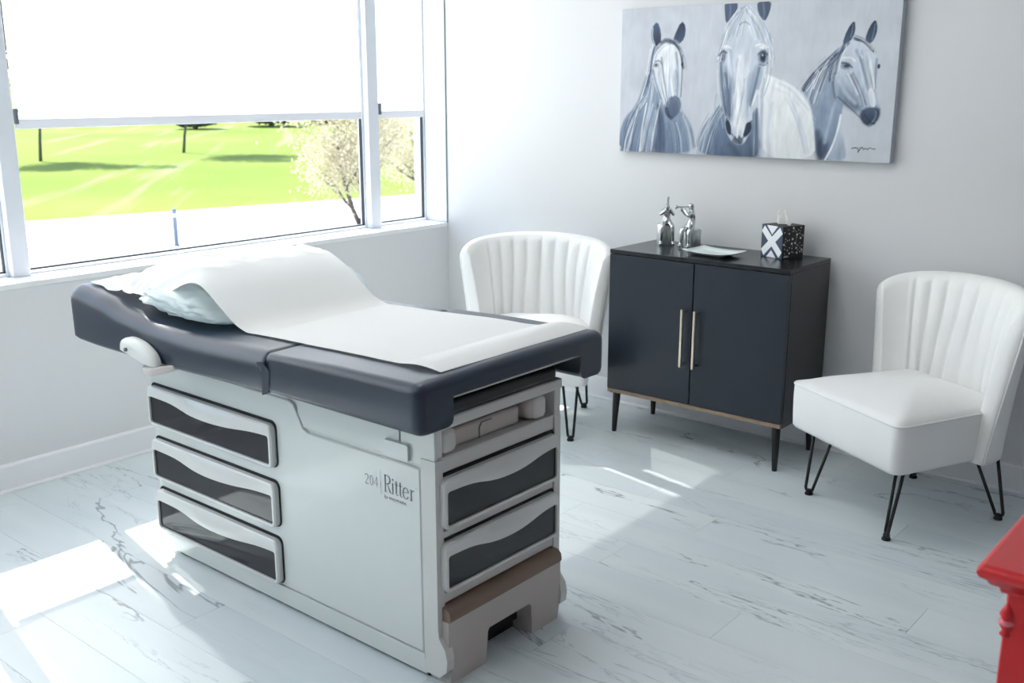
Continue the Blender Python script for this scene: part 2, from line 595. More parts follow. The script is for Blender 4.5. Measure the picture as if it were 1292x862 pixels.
GX = -0.165                            # glass plane
MUL = [(-0.434, -0.366), (-2.230, -2.164), (-2.700, -2.634), (-4.490, -4.424)]
for k, (a, bb) in enumerate(MUL):
    m = MB().box(-0.185, -0.112, a, bb, ZS + 0.0005, ZH, 0.002, 1)
    struct(m.build('trim_%d' % (k + 4), 'frame_white'), 'white vertical window mullion')
EDGES = [(-0.366, -0.0075), (-2.164, -0.434), (-2.634, -2.230), (-4.424, -2.700), (-6.355, -4.490)]  # last pane is unseen, added behind the camera to let in sky light
for k, (a, bb) in enumerate(EDGES):
    wn = thing('window_%d' % (k + 1), (GX, (a + bb) / 2, ZS))
    struct(wn, 'fixed window pane with slim white frame')
    L = (bb - a) / 2 - 0.0006
    Hh = ZH - ZS - 0.001
    fr = MB()
    t = 0.014
    fr.box(-0.019, 0.021, -L, L, 0.0006, t)
    fr.box(-0.019, 0.021, -L, L, Hh - t, Hh)
    fr.box(-0.019, 0.015, -L, -L + 0.008, t, Hh - t)
    fr.box(-0.019, 0.015, L - 0.008, L, t, Hh - t)
    fr.build('window_frame', 'frame_white', wn)
    g = MB()
    gt = 0.006
    g.box(-0.008, 0.010, -L + 0.008, L - 0.008, t, t + gt)
    g.box(-0.008, 0.010, -L + 0.008, -L + 0.008 + gt * .6, t + gt, Hh - t)
    g.box(-0.008, 0.010, L - 0.008 - gt * .6, L - 0.008, t + gt, Hh - t)
    g.build('gasket', 'gasket', wn)
    MB().add([(0, -L + 0.008, t), (0, L - 0.008, t), (0, L - 0.008, Hh - t), (0, -L + 0.008, Hh - t)], [(0, 1, 2, 3)]).build('glass_pane', 'window_glass', wn)

# roller shades
HEM = 1.308
SHX = -0.140
def shade(a, bb, label, chain=True):
    root = thing('roller_shade', (SHX, (a + bb) / 2, HEM), 0, label, 'shade', 'roller shades in the window strip')
    L = (bb - a) / 2
    top = ZH - HEM - 0.001
    n = 24
    rows = []
    for i in range(13):
        z = 0.028 + (top - 0.03 - 0.028) * i / 12
        rows.append([(0.0015 * math.sin(3.1 * q / n + i * .2), -L + 2 * L * q / n, z) for q in range(n + 1)])
    MB().grid(rows).build('fabric', 'shade_fabric', root, fix=False)
    hb = MB().box(-0.006, 0.006, -L, L, 0, 0.036, 0.003, 2).build('hem_bar', 'hem', root)
    MB().tube([(-0.002, -L, top - 0.024), (-0.002, L, top - 0.024)], 0.022, 16).build('roller_tube', 'metal_white', root)
    if chain:
        yc = -L - 0.003
        m = MB()
        zc0, zc1 = 0.075, top - 0.03
        for dx in (0.014, 0.026):
            m.tube([(dx, yc, zc0), (dx, yc, zc1)], 0.0003, 5)
            nb = 60
            for q in range(nb):
                z = zc0 + (zc1 - zc0) * (q + .5) / nb
                m.lathe([(0.0004, -0.0022), (0.0019, -0.0011), (0.0019, 0.0011), (0.0004, 0.0022)], (dx, yc, z), 6)
        m.build('bead_chain', 'chain', root)
        tm = MB().box(0.008, 0.032, yc - 0.0055, yc + 0.0055, 0.018, 0.075, 0.004, 2)
        tm.tube([(0.02, yc - 0.005, 0.067), (0.02, yc + 0.008, 0.067)], 0.008, 12)
        tm.build('chain_tensioner', 'plastic_grey', root)
    return root
shade(-0.350, -0.026, 'white roller shade pulled halfway down the narrow pane by the room corner')
shade(-2.148, -0.458, 'wide white roller shade pulled halfway down the large pane facing the lawn')
tilt = shade(-2.618, -2.2525, 'white roller shade pulled halfway down the narrow pane beside the wide window, far from corner')
tilt.rotation_euler = (-0.013, 0, 0)          # tilt added to close the upper gap and block a stray sun stripe
shade(-4.408, -2.727, 'wide white roller shade pulled halfway down the pane farthest from the room corner')

shade(-6.34, -4.517, 'unseen wide white roller shade added on the last pane to darken the fill light')  # unseen shade, added to hold back light from the last pane

# ceiling panels (the room lamps)
for (x, yy, t) in ((1.65, -1.7, 'cabinet'), (1.65, -4.3, 'far')):
    lp = thing('ceiling_light', (x, yy, RZ), 0, {'cabinet': 'white rectangular ceiling light panel above the space before the black cabinet', 'far': 'white rectangular ceiling light panel at the room end away from the painting'}[t], 'ceiling light', 'ceiling light panels')
    f = MB()
    a, bb = 0.30, 0.60
    for bx in ((-a, a, -bb, -bb + .02), (-a, a, bb - .02, bb), (-a, -a + .02, -bb + .02, bb - .02), (a - .02, a, -bb + .02, bb - .02)):
        f.box(bx[0], bx[1], bx[2], bx[3], -0.03, -0.0005)
    f.build('panel_frame', 'metal_white', lp)
    MB().box(-a + .02, a - .02, -bb + .02, bb - .02, -0.022, -0.0006).build('diffuser', 'lamp_diffuser', lp)

# ------------------------------------------------------------ outdoors
GZ = -3.6
A, B = Vector((-34.9, 14.1)), Vector((-31.5, 27.8))       # kerb line between paving and lawn
dr = (B - A).normalized()
nl = Vector((-dr.y, dr.x))
if nl.x > 0: nl = -nl
def strip(off0, off1, s0, s1, z0, z1, name, m, seg=1):
    P = [A + dr * s0 + nl * off0, A + dr * s1 + nl * off0, A + dr * s1 + nl * off1, A + dr * s0 + nl * off1]
    vs = [(p.x, p.y, z0) for p in P] + [(p.x, p.y, z1) for p in P]
    fs = [(0, 1, 2, 3), (4, 5, 6, 7), (0, 1, 5, 4), (1, 2, 6, 5), (2, 3, 7, 6), (3, 0, 4, 7)]
    return MB().add(vs, fs).build(name, m)
struct(strip(-80, 0, -160, 260, GZ - 0.3, GZ, 'pavement', 'pavement'), 'pale sunlit paving outside the window')
struct(strip(0, 0.35, -160, 260, GZ - 0.3, GZ + 0.14, 'kerb', 'kerb'), 'pale kerb between paving and lawn')
rows = []
for i in range(40):
    off = 0.35 + 420 * (i / 39) ** 1.6
    rows.append([])
    for k in range(41):
        s = -160 + 420 * k / 40
        p = A + dr * s + nl * off
        h = 0.10 + 0.25 * noise.noise(Vector((s * .03, off * .02, 0))) * min(1, off / 25) + 0.000045 * off * off
        rows[-1].append((p.x, p.y, GZ + h))
struct(MB().grid(rows).build('lawn', 'lawn'), 'bright green lawn rising beyond the paving')

b = thing('bollard', (-26.33, 14.82, GZ), 0, 'small grey post standing on the pale paving outside', 'post')
MB().lathe([(0.11, 0), (0.11, 0.03), (0.075, 0.05), (0.075, 1.12), (0.068, 1.18), (0.03, 1.22), (0.002, 1.225)], n=16).build('post', 'bollard_grey', b)
MB().lathe([(0.078, 0.95), (0.079, 0.96), (0.079, 1.05), (0.078, 1.06)], n=16).build('band', 'metal_white', b)

def leaves(pts, size, seed, name, m, parent):
    rng = random.Random(seed)
    V, F = [], []
    for p in pts:
        s = size * rng.uniform(0.6, 1.3)
        a = Vector((rng.uniform(-1, 1), rng.uniform(-1, 1), rng.uniform(-1, 1))).normalized()
        b2 = a.orthogonal().normalized()
        b2 = (Matrix.Rotation(rng.uniform(0, 6.28), 3, a) @ b2) * s
        a = a.cross(b2).normalized() * s * 0.6
        k = len(V)
        V += [p - b2, p + a, p + b2, p - a]
        F.append((k, k + 1, k + 2, k + 3))
    o = MB().add(V, F).build(name, m, parent, fix=False)
    o['kind'] = 'stuff'
    return o
def tree(name, loc, h, spread, label, leafmat, nleaf, lsize, seed, trunk_r=0.16, stems=1, low=0.35, group=None):
    root = thing(name, loc, 0, label, 'tree', group)
    rng = random.Random(seed)
    m = MB()
    tips = []
    def branch(p, d, ln, r, lev):
        pts, rs = [p], [r]
        for k in range(4):
            d = (d + Vector((rng.uniform(-.18, .18), rng.uniform(-.18, .18), rng.uniform(-.03, .14)))).normalized()
            pts.append(pts[-1] + d * ln / 4)
            rs.append(r * (1 - .16 * (k + 1)))
            if lev >= 1: tips.append(pts[-1])
        m.tube(pts, rs, 6 if lev < 2 else 4)
        if lev < 3:
            for q in range(4 if lev < 2 else 3):
                i = rng.randint(3 if lev == 0 and stems == 1 else 1, 4)
                ang = rng.uniform(0, 6.283)
                out = Vector((math.cos(ang), math.sin(ang), rng.uniform(0.0, .75)))
                branch(pts[i], (d * .55 + out * spread).normalized(), ln * rng.uniform(.5, .72), rs[i] * .6, lev + 1)
    for s in range(stems):
        a = rng.uniform(0, 6.28)
        lean = .0 if stems == 1 else .35
        branch(Vector((0, 0, -0.15)), Vector((math.cos(a) * lean, math.sin(a) * lean, 1)).normalized(), h * low if stems == 1 else h * .42, trunk_r, 0)
    m.build('trunk', 'bark', root)
    pts = []
    for k in range(nleaf):
        t = tips[rng.randrange(len(tips))]
        pts.append(t + Vector((rng.gauss(0, 1), rng.gauss(0, 1), rng.gauss(0, .8))) * h * .055)
    leaves(pts, lsize, seed + 1, 'foliage', leafmat, root)
    return root
tree('blossom_tree', (-25.4, 22.1, GZ), 8.0, 0.95, 'pale yellow spring tree with thin bare branches near the building', 'blossom', 15000, 0.062, 7, 0.11, 3)
tree('blossom_tree', (-28.2, 28.6, GZ), 8.5, 0.95, 'pale yellow leafing tree seen through the narrow corner pane', 'blossom', 12000, 0.066, 12, 0.11, 3)
tree('lawn_tree', (-66.3, 29.9, GZ + .3), 12.0, 0.75, 'slim young tree on the lawn at far end of the wide window from corner', 'leaf_dark', 5000, 0.2, 21, 0.13, 1, 0.5, 'slim trees on the lawn')
tree('lawn_tree', (-66.2, 40.9, GZ + .3), 12.0, 0.75, 'slim young tree on the lawn in the middle of the wide window', 'leaf_dark', 5000, 0.2, 33, 0.13, 1, 0.5, 'slim trees on the lawn')

def shrub(loc, rx, rz, seed, label):
    root = thing('evergreen_shrub', loc, 0, label, 'shrub', 'evergreen shrubs at the top of the lawn')
    rng = random.Random(seed)
    pts = []
    for k in range(2600):
        v = Vector((rng.gauss(0, 1), rng.gauss(0, 1), rng.gauss(0, 1))).normalized()
        rr = 0.8 + 0.3 * noise.noise(v * 2 + Vector((seed, 0, 0)))
        pts.append(Vector((v.x * rx * rr, v.y * rx * rr, rz * (.52 + v.z * rr * .5))))
    leaves(pts, rx * .13, seed, 'foliage', 'leaf_dark', root)
    st = MB()
    for q in range(5):
        a = q * 1.256
        st.tube([(0, 0, -0.3), (math.cos(a) * rx * .2, math.sin(a) * rx * .2, rz * .35), (math.cos(a) * rx * .5, math.sin(a) * rx * .5, rz * .7)], [.16, .11, .05], 5)
    st.build('stems', 'bark', root)
for k, (px, py, sx, sz) in enumerate(((-104, 78, 3.9, 4.4), (-106, 87.5, 4.2, 5.0), (-110, 97.5, 4.4, 5.2), (-104, 67, 3.0, 2.6))):
    shrub((px, py, GZ + 0.45), sx, sz, 60 + k, ['dark evergreen shrub at the top of the lawn, broad and rounded', 'dark evergreen shrub between two others at the top of the lawn',
          'tallest dark evergreen shrub at the top of the lawn', 'lowest dark evergreen shrub, apart from the others on the lawn'][k])

# ------------------------------------------------------------ examination table
TX, TY = 1.50, -2.045
T0 = Vector((TX, TY, 0))
tab = thing('exam_table', T0, 0, 'grey medical exam table with navy vinyl top, drawers and pull-out step', 'exam table')
NY, FY = -2.29, -1.80                   # near and far side of the base
BX0, BX1 = 0.885, 2.11
def loc(mb):
    mb.v = [(p[0] - TX, p[1] - TY, p[2]) for p in mb.v]
    return mb
def part(mb, name, m, parent=None, **k):
    return loc(mb).build(name, m, parent or tab, **k)

body = MB()
body.box(BX0, 2.085, NY + 0.008, FY - 0.004, 0.045, 0.592, 0.004, 2)                     # main carcass
body.box(BX0, 1.80, NY + 0.008, FY - 0.004, 0.588, 0.672, 0.004, 2)                      # upper block behind the open tray bay
part(body, 'carcass', 'body_paint')
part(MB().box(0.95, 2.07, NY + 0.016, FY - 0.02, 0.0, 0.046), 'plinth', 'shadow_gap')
# bottom skirt band on the near side
sk_ = MB()
sk_.prism([(NY + 0.004, 0.012), (NY + 0.02, 0.012), (NY + 0.02, 0.07), (NY - 0.002, 0.07), (NY - 0.002, 0.064)], lambda a, b, d: (d, a, b), 0.935, 2.07)
part(sk_, 'skirt', 'body_paint')
# near side panel with the stepped upper edge
sp = [(BX0, 0.072), (2.064, 0.072), (2.064, 0.563), (1.645, 0.563), (1.625, 0.572), (1.59, 0.632), (1.57, 0.640), (BX0, 0.640)]
m = MB()
cx, cz = 1.45, 0.34
def inset(poly, d):
    out = []
    n = len(poly)
    for i in range(n):
        p0, p1, p2 = Vector(poly[i - 1]), Vector(poly[i]), Vector(poly[(i + 1) % n])
        e1, e2 = (p1 - p0).normalized(), (p2 - p1).normalized()
        n1, n2 = Vector((-e1.y, e1.x)), Vector((-e2.y, e2.x))
        bsc = (n1 + n2)
        bsc /= max(0.4, 1 + n1.dot(n2))
        out.append(tuple(p1 + bsc * d))
    return out
sp2 = inset(sp, 0.003)
n = len(sp)
vs = [(a, NY + 0.0085, b) for a, b in sp] + [(a, NY + 0.003, b) for a, b in sp] + [(a, NY, b) for a, b in sp2]
fs = [tuple(range(2 * n, 3 * n))]
for q in (0, n):
    fs += [(q + i, q + (i + 1) % n, q + n + (i + 1) % n, q + n + i) for i in range(n)]
m.add(vs, fs)
part(m, 'side_panel', 'body_paint')
# upper inset panel + groove lid, latch cover
part(MB().box(1.60, 1.992, NY + 0.004, NY + 0.010, 0.572, 0.674, 0.002, 1), 'upper_panel', 'body_paint')
part(MB().box(1.996, 2.113, NY + 0.0035, NY + 0.030, 0.570, 0.674, 0.002, 1), 'upper_panel', 'body_paint')
part(MB().box(BX0, 1.57, NY - 0.004, NY + 0.010, 0.644, 0.674, 0.003, 1), 'top_rail', 'body_paint')
m = MB().prism(rrect(1.943, 2.030, 0.5735, 0.616, 0.006), lambda a, b, d: (a, d, b), NY + 0.005, NY - 0.006)
part(m, 'latch_cover', 'body_paint')
# far side panel
part(MB().box(BX0, 2.064, FY - 0.004, FY, 0.02, 0.65, 0.002, 1), 'side_panel', 'body_paint')
# end frame (rounded posts framing the foot end)
def post(y0, y1, outer):
    m = MB()
    poly = [(2.068, 0.022), (2.118, 0.022), (2.143, 0.045), (2.146, 0.075), (2.140, 0.102), (2.120, 0.128), (2.1165, 0.150), (2.1165, 0.592), (2.068, 0.592)]
    m.prism(poly, lambda a, b, d: (a, d, b), y0, y1)
    return m
part(post(NY - 0.0005, NY + 0.026, -1), 'end_post', 'frame_paint')
part(post(FY - 0.024, FY + 0.002, 1), 'end_post', 'frame_paint')
part(MB().box(2.068, 2.1155, FY - 0.024, FY + 0.002, 0.592, 0.672, 0.002, 1), 'end_post', 'frame_paint')
fr = MB()
fr.box(2.08, 2.1125, NY + 0.026, FY - 0.024, 0.555, 0.592, 0.002, 1)
fr.box(2.08, 2.1125, NY + 0.026, FY - 0.024, 0.385, 0.405, 0.002, 1)
fr.box(2.08, 2.1125, NY + 0.026, FY - 0.024, 0.212, 0.240, 0.002, 1)
part(fr, 'end_frame', 'frame_paint')
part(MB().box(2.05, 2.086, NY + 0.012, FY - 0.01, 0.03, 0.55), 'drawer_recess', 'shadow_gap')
part(MB().box(1.80, 2.1165, NY + 0.012, FY - 0.008, 0.592, 0.5975, 0.002, 1), 'bay_shelf', 'frame_paint')
part(MB().box(2.095, 2.124, NY + 0.014, FY - 0.002, 0.668, 0.697, 0.004, 2), 'front_rail', 'frame_paint')
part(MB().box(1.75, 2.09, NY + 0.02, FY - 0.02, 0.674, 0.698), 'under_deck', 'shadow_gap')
part(MB().box(1.60, 2.128, NY + 0.03, FY - 0.03, 0.700, 0.738, 0.012, 3), 'leg_extension', 'vinyl_dark')
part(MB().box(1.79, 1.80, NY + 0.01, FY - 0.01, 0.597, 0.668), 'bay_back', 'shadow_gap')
# stored leg rests (round ended) and the tray between them
for yc in (-2.246, -1.895):
    m = MB()
    rows = []
    for (x, s) in ((1.85, .9), (2.06, 1.0), (2.085, 1.0), (2.098, .95), (2.106, .8), (2.108, .55)):
        rows.append([(x, yc + a * s, 0.632 + b * s) for a, b in rrect(-0.034, 0.034, -0.032, 0.032, 0.022, 4)])
    m.grid(rows, wrap=True)
    m.add(rows[-1], [tuple(range(len(rows[-1])))])
    lr = part(m, 'leg_rest', 'step_grey')
    c = MB()
    rows = []
    for (x, s) in ((2.088, 0.66), (2.106, .68), (2.114, .60), (2.1165, .42)):
        rows.append([(x, yc + 0.010 + a * s, 0.632 + b * s) for a, b in rrect(-0.036, 0.036, -0.046, 0.046, 0.022, 4)])
    c.grid(rows, wrap=True); c.add(rows[-1], [tuple(range(len(rows[-1])))])
    part(c, 'end_cap', 'frame_paint', lr)
tr = part(MB().box(1.84, 2.092, -2.205, -1.945, 0.5985, 0.648, 0.008, 3), 'tray', 'step_grey')
hm = MB()
hm.tube([(2.0925, -2.105, 0.602), (2.0935, -2.106, 0.628), (2.0935, -2.097, 0.640), (2.0935, -2.06, 0.640)], 0.0022, 6)
part(hm, 'tray_groove', 'print_grey', tr)

# drawers with a scalloped grip over a dark insert
def drawer(a0, a1, b0, b1, fn, mirror=False, dip=0.017):
    """face in (a,b); fn(a,b,d) maps depth d outwards"""
    w_, h_ = a1 - a0, b1 - b0
    mrg = 0.011
    r = 0.020
    NT, NS = 20, 4
    def loop(x0, x1, z0, z1, r, top):
        P = []
        for k in range(NT + 1):                      # top edge, left to right
            x = x0 + r + (x1 - x0 - 2 * r) * k / NT
            P.append((x, top(x)))
        for k in range(1, 5):
            t = R(90 - 90 * k / 4); P.append((x1 - r + r * math.cos(t), top(x1 - r) - r + r * math.sin(t)))
        for k in range(1, NS):
            P.append((x1, top(x1 - r) - r + (z0 + r - top(x1 - r) + r) * k / NS))
        for k in range(0, 5):
            t = R(-90 * k / 4); P.append((x1 - r + r * math.cos(t), z0 + r + r * math.sin(t)))
        for k in range(1, NT):
            P.append((x1 - r - (x1 - x0 - 2 * r) * k / NT, z0))
        for k in range(0, 5):
            t = R(-90 - 90 * k / 4); P.append((x0 + r + r * math.cos(t), z0 + r + r * math.sin(t)))
        for k in range(1, NS):
            P.append((x0, z0 + r + (top(x0 + r) - r - z0 - r) * k / NS))
        for k in range(0, 4):
            t = R(180 - 90 * k / 4); P.append((x0 + r + r * math.cos(t), top(x0 + r) - r + r * math.sin(t)))
        return P
    def bell(x):
        u = (x - a0) / w_
        return 1 / (1 + math.exp(-(u - .30) * 22)) * (1 / (1 + math.exp((u - .78) * 16)))
    zt = b1 - h_ * 0.25
    outer = loop(a0, a1, b0, b1, r, lambda x: b1)
    outer2 = loop(a0 + .004, a1 - .004, b0 + .004, b1 - .004, r - .003, lambda x: b1 - .004)
    topf = lambda x: zt - dip * bell(x)
    inner = loop(a0 + mrg, a1 - mrg, b0 + mrg, zt, 0.008, topf)
    n = len(outer)
    D = 0.020
    def bulge(p):                                    # grip swells outwards above the insert
        a, b_ = p
        u = (a - a0) / w_
        return D + 0.010 * math.exp(-((u - .52) / .22) ** 2)
    m = MB()
    rings = [[fn(a, b_, 0.0) for a, b_ in outer], [fn(a, b_, D - .004) for a, b_ in outer], [fn(a, b_, D) for a, b_ in outer2]]
    mid = [tuple((Vector(p) * .45 + Vector(q) * .55)) for p, q in zip(outer2, inner)]
    top_ids = set(range(NT + 1))
    rings.append([fn(p[0], p[1], bulge(p) if i in top_ids else D) for i, p in enumerate(mid)])
    rings.append([fn(p[0], p[1], bulge(p) if i in top_ids else D) for i, p in enumerate(inner)])
    rings.append([fn(a, b_, D - .006) for a, b_ in inner])
    m.grid(rings, wrap=True)
    d_ = part(m, 'drawer', 'drawer_paint', auto=32)
    p2 = MB().add([fn(a, b_, D - .006) for a, b_ in inner], [tuple(range(n))])
    part(p2, 'insert_panel', 'insert_dark', d_)
    return d_
side = lambda a, b, d: (a, NY - d, b)
front = lambda a, b, d: (2.112 + d, a, b)
for (z0, z1) in ((0.430, 0.558), (0.252, 0.384), (0.078, 0.214)):
    # dark plate painted as the shadow gap around each drawer front
    part(MB().prism(rrect(0.886, 1.512, z0 - 0.001, z1 + 0.009, 0.022), side, 0.0002, 0.0016), 'drawer_shadow', 'shadow_gap')
    drawer(0.886, 1.506, z0, z1, side)
for (z0, z1) in ((0.412, 0.546), (0.246, 0.378)):
    part(MB().prism(rrect(-2.280, -1.816, z0 - 0.001, z1 + 0.008, 0.022), front, 0.0002, 0.0016), 'drawer_shadow', 'shadow_gap')
    drawer(-2.275, -1.820, z0, z1, front)

# pull-out step
st = MB()
sp_ = [(-2.272, 0.0), (-2.135, 0.0), (-2.128, 0.088), (-2.122, 0.096), (-1.958, 0.096), (-1.950, 0.088), (-1.945, 0.0), (-1.832, 0.0), (-1.820, 0.06), (-1.820, 0.172), (-2.276, 0.172), (-2.276, 0.075), (-2.262, 0.06)]
st.prism(sp_, lambda a, b, d: (d, a, b), 1.93, 2.138)
step = part(st, 'step', 'step_grey')
tp = MB()
rows = []
for (x, z) in ((1.93, 0.172), (2.1405, 0.172), (2.144, 0.178), (2.142, 0.196), (2.132, 0.206), (2.10, 0.209), (1.93, 0.209)):
    rows.append([(x, -2.274 + (-1.822 + 2.274) * k / 6, z) for k in range(7)])
tp.grid(rows)
tp.add([r[0] for r in rows], [tuple(range(7))]); tp.add([r[-1] for r in rows], [tuple(range(7))])
part(tp, 'tread', 'tread_brown', step)
part(MB().box(1.98, 1.995, -2.125, -1.955, 0.02, 0.065, 0.003, 1), 'step_brace', 'step_grey', step)

# upholstered top -----------------------------------------------------------
ZP = [(0.60, 0.850), (0.68, 0.862), (0.80, 0.848), (0.95, 0.818), (1.10, 0.802), (1.30, 0.796), (1.60, 0.804), (1.9, 0.815), (2.2, 0.819)]
ztop = lambda x: interp(x, ZP)
HW = 0.358
CY = -2.050
def cushion(x0, x1, zb, r_end0, r_end1, crown=0.004, edge=0.045, square=False):
    m = MB()
    rows = []
    N = 44
    for i in range(N + 1):
        t = i / N
        x = x0 + (x1 - x0) * (0.5 - 0.5 * math.cos(math.pi * t))
        d0, d1 = x - x0, x1 - x
        s = 0.0
        if d0 < r_end0: s = max(s, r_end0 - math.sqrt(max(0, r_end0 ** 2 - (r_end0 - d0) ** 2)))
        if d1 < r_end1: s = max(s, r_end1 - math.sqrt(max(0, r_end1 ** 2 - (r_end1 - d1) ** 2)))
        hw = HW - s * 0.9
        zt = ztop(x) - s * 0.85
        z0 = zb(x) + s * 0.25
        sec = []
        K = 6
        re = min(edge, (zt - z0) * .48)
        for k in range(K + 1):
            a = R(90 * k / K); sec.append((-hw + re - re * math.sin(math.pi / 2 - a) * 1.0, zt - re + re * math.sin(a)))
        NT = 12
        for k in range(1, NT):
            u = -1 + 2 * k / NT
            sec.append((u * (hw - re), zt + crown * (1 - u * u)))
        for k in range(K + 1):
            a = R(90 - 90 * k / K); sec.append((hw - re + re * math.cos(a), zt - re + re * math.sin(a)))
        if square:                                        # side skirts hang below the slab
            zk = 0.697 + s * 0.25
            U = [(hw + .001, zt - re - .03), (hw, zk + .018), (hw - .005, zk + .006), (hw - .016, zk), (hw - .074, zk), (hw - .084, zk + .005), (hw - .088, zk + .016), (hw - .088, z0)]
            sec += U + [(-a, b) for a, b in U[::-1]]
        else:
            sec.append((hw - .002, z0 + .012)); sec.append((hw - .014, z0)); sec.append((0, z0)); sec.append((-hw + .014, z0)); sec.append((-hw + .002, z0 + .012))
        rows.append([(x, CY + a, b) for a, b in sec])
    m.grid(rows, wrap=True)
    n = len(rows[0])
    m.add(rows[0], [tuple(range(n))[::-1]]); m.add(rows[-1], [tuple(range(n))])
    return m
hc = part(cushion(0.640, 1.632, lambda x: interp(x, [(0.6, 0.690), (0.8, 0.684), (1.1, 0.683), (1.62, 0.694)]), 0.030, 0.012), 'head_cushion', 'vinyl')
fc = MB()
F = cushion(1.637, 2.186, lambda x: 0.768, 0.012, 0.026, edge=0.040, square=True)
fc.v += F.v; fc.f += F.f; fc.sm += F.sm
foot = part(fc, 'foot_cushion', 'vinyl')
part(MB().tube([(2.178, CY - HW + .09, 0.768), (2.178, CY + HW - .09, 0.768)], 0.0028, 6), 'welt', 'frame_paint', foot)
part(MB().box(1.627, 1.642, CY - HW + .010, CY + HW - .010, 0.70, 0.79), 'seam_gap', 'shadow_gap')
# folded vinyl corner at the seam
fold = MB()
fold.add([(1.600, CY - HW - .001, 0.775), (1.637, CY - HW - .010, 0.785), (1.647, CY - HW - .004, 0.700), (1.627, CY - HW - .007, 0.694),
          (1.615, CY - HW + .004, 0.74), (1.657, CY - HW - .001, 0.76)], [(0, 1, 4), (1, 3, 4), (1, 2, 3), (1, 5, 2)], True)
part(fold, 'vinyl_fold', 'vinyl', fix=False)

# release lever under the head end
lv = MB()
rows = []
y_l = CY - HW - 0.002
for (dy, s_) in ((0.0, 1.0), (-0.012, 1.0), (-0.020, .95), (-0.026, .80), (-0.028, .45)):
    r_ = []
    for k in range(21):
        t = math.pi * k / 20
        r_.append((1.062 - 0.095 * s_ * math.cos(t), y_l + dy, 0.698 + 0.054 * s_ * (math.sin(t) ** .75) + 0.012 * math.cos(t) - (1 - s_) * -0.01))
    rows.append(r_)
lv.grid(rows)
lv.add(rows[-1], [tuple(range(21))]); lv.add([r[0] for r in rows] + [r[-1] for r in rows][::-1], [tuple(range(10))])
lever = part(lv, 'head_lever', 'drawer_paint')
part(MB().tube([(1.022, y_l - 0.027, 0.720), (1.022, y_l - 0.034, 0.720)], 0.006, 12), 'lever_screw', 'print_grey', lever)
lw = MB()
rows = []
for t in range(11):
    u = t / 10
    th_ = 0.35 + .65 * math.sin(math.pi * min(1, .12 + u * .80))
    rows.append([(1.045 + 0.165 * u, CY - HW + 0.020 - 0.030 * math.sin(math.pi * u) + a, 0.662 + 0.030 * u * u + b * th_) for a, b in rrect(-0.018, 0.018, -0.014, 0.014, 0.008, 3)])
lw.grid(rows, wrap=True)
lw.add(rows[0], [tuple(range(len(rows[0])))]); lw.add(rows[-1], [tuple(range(len(rows[0])))])
part(lw, 'lever_paddle', 'step_grey')

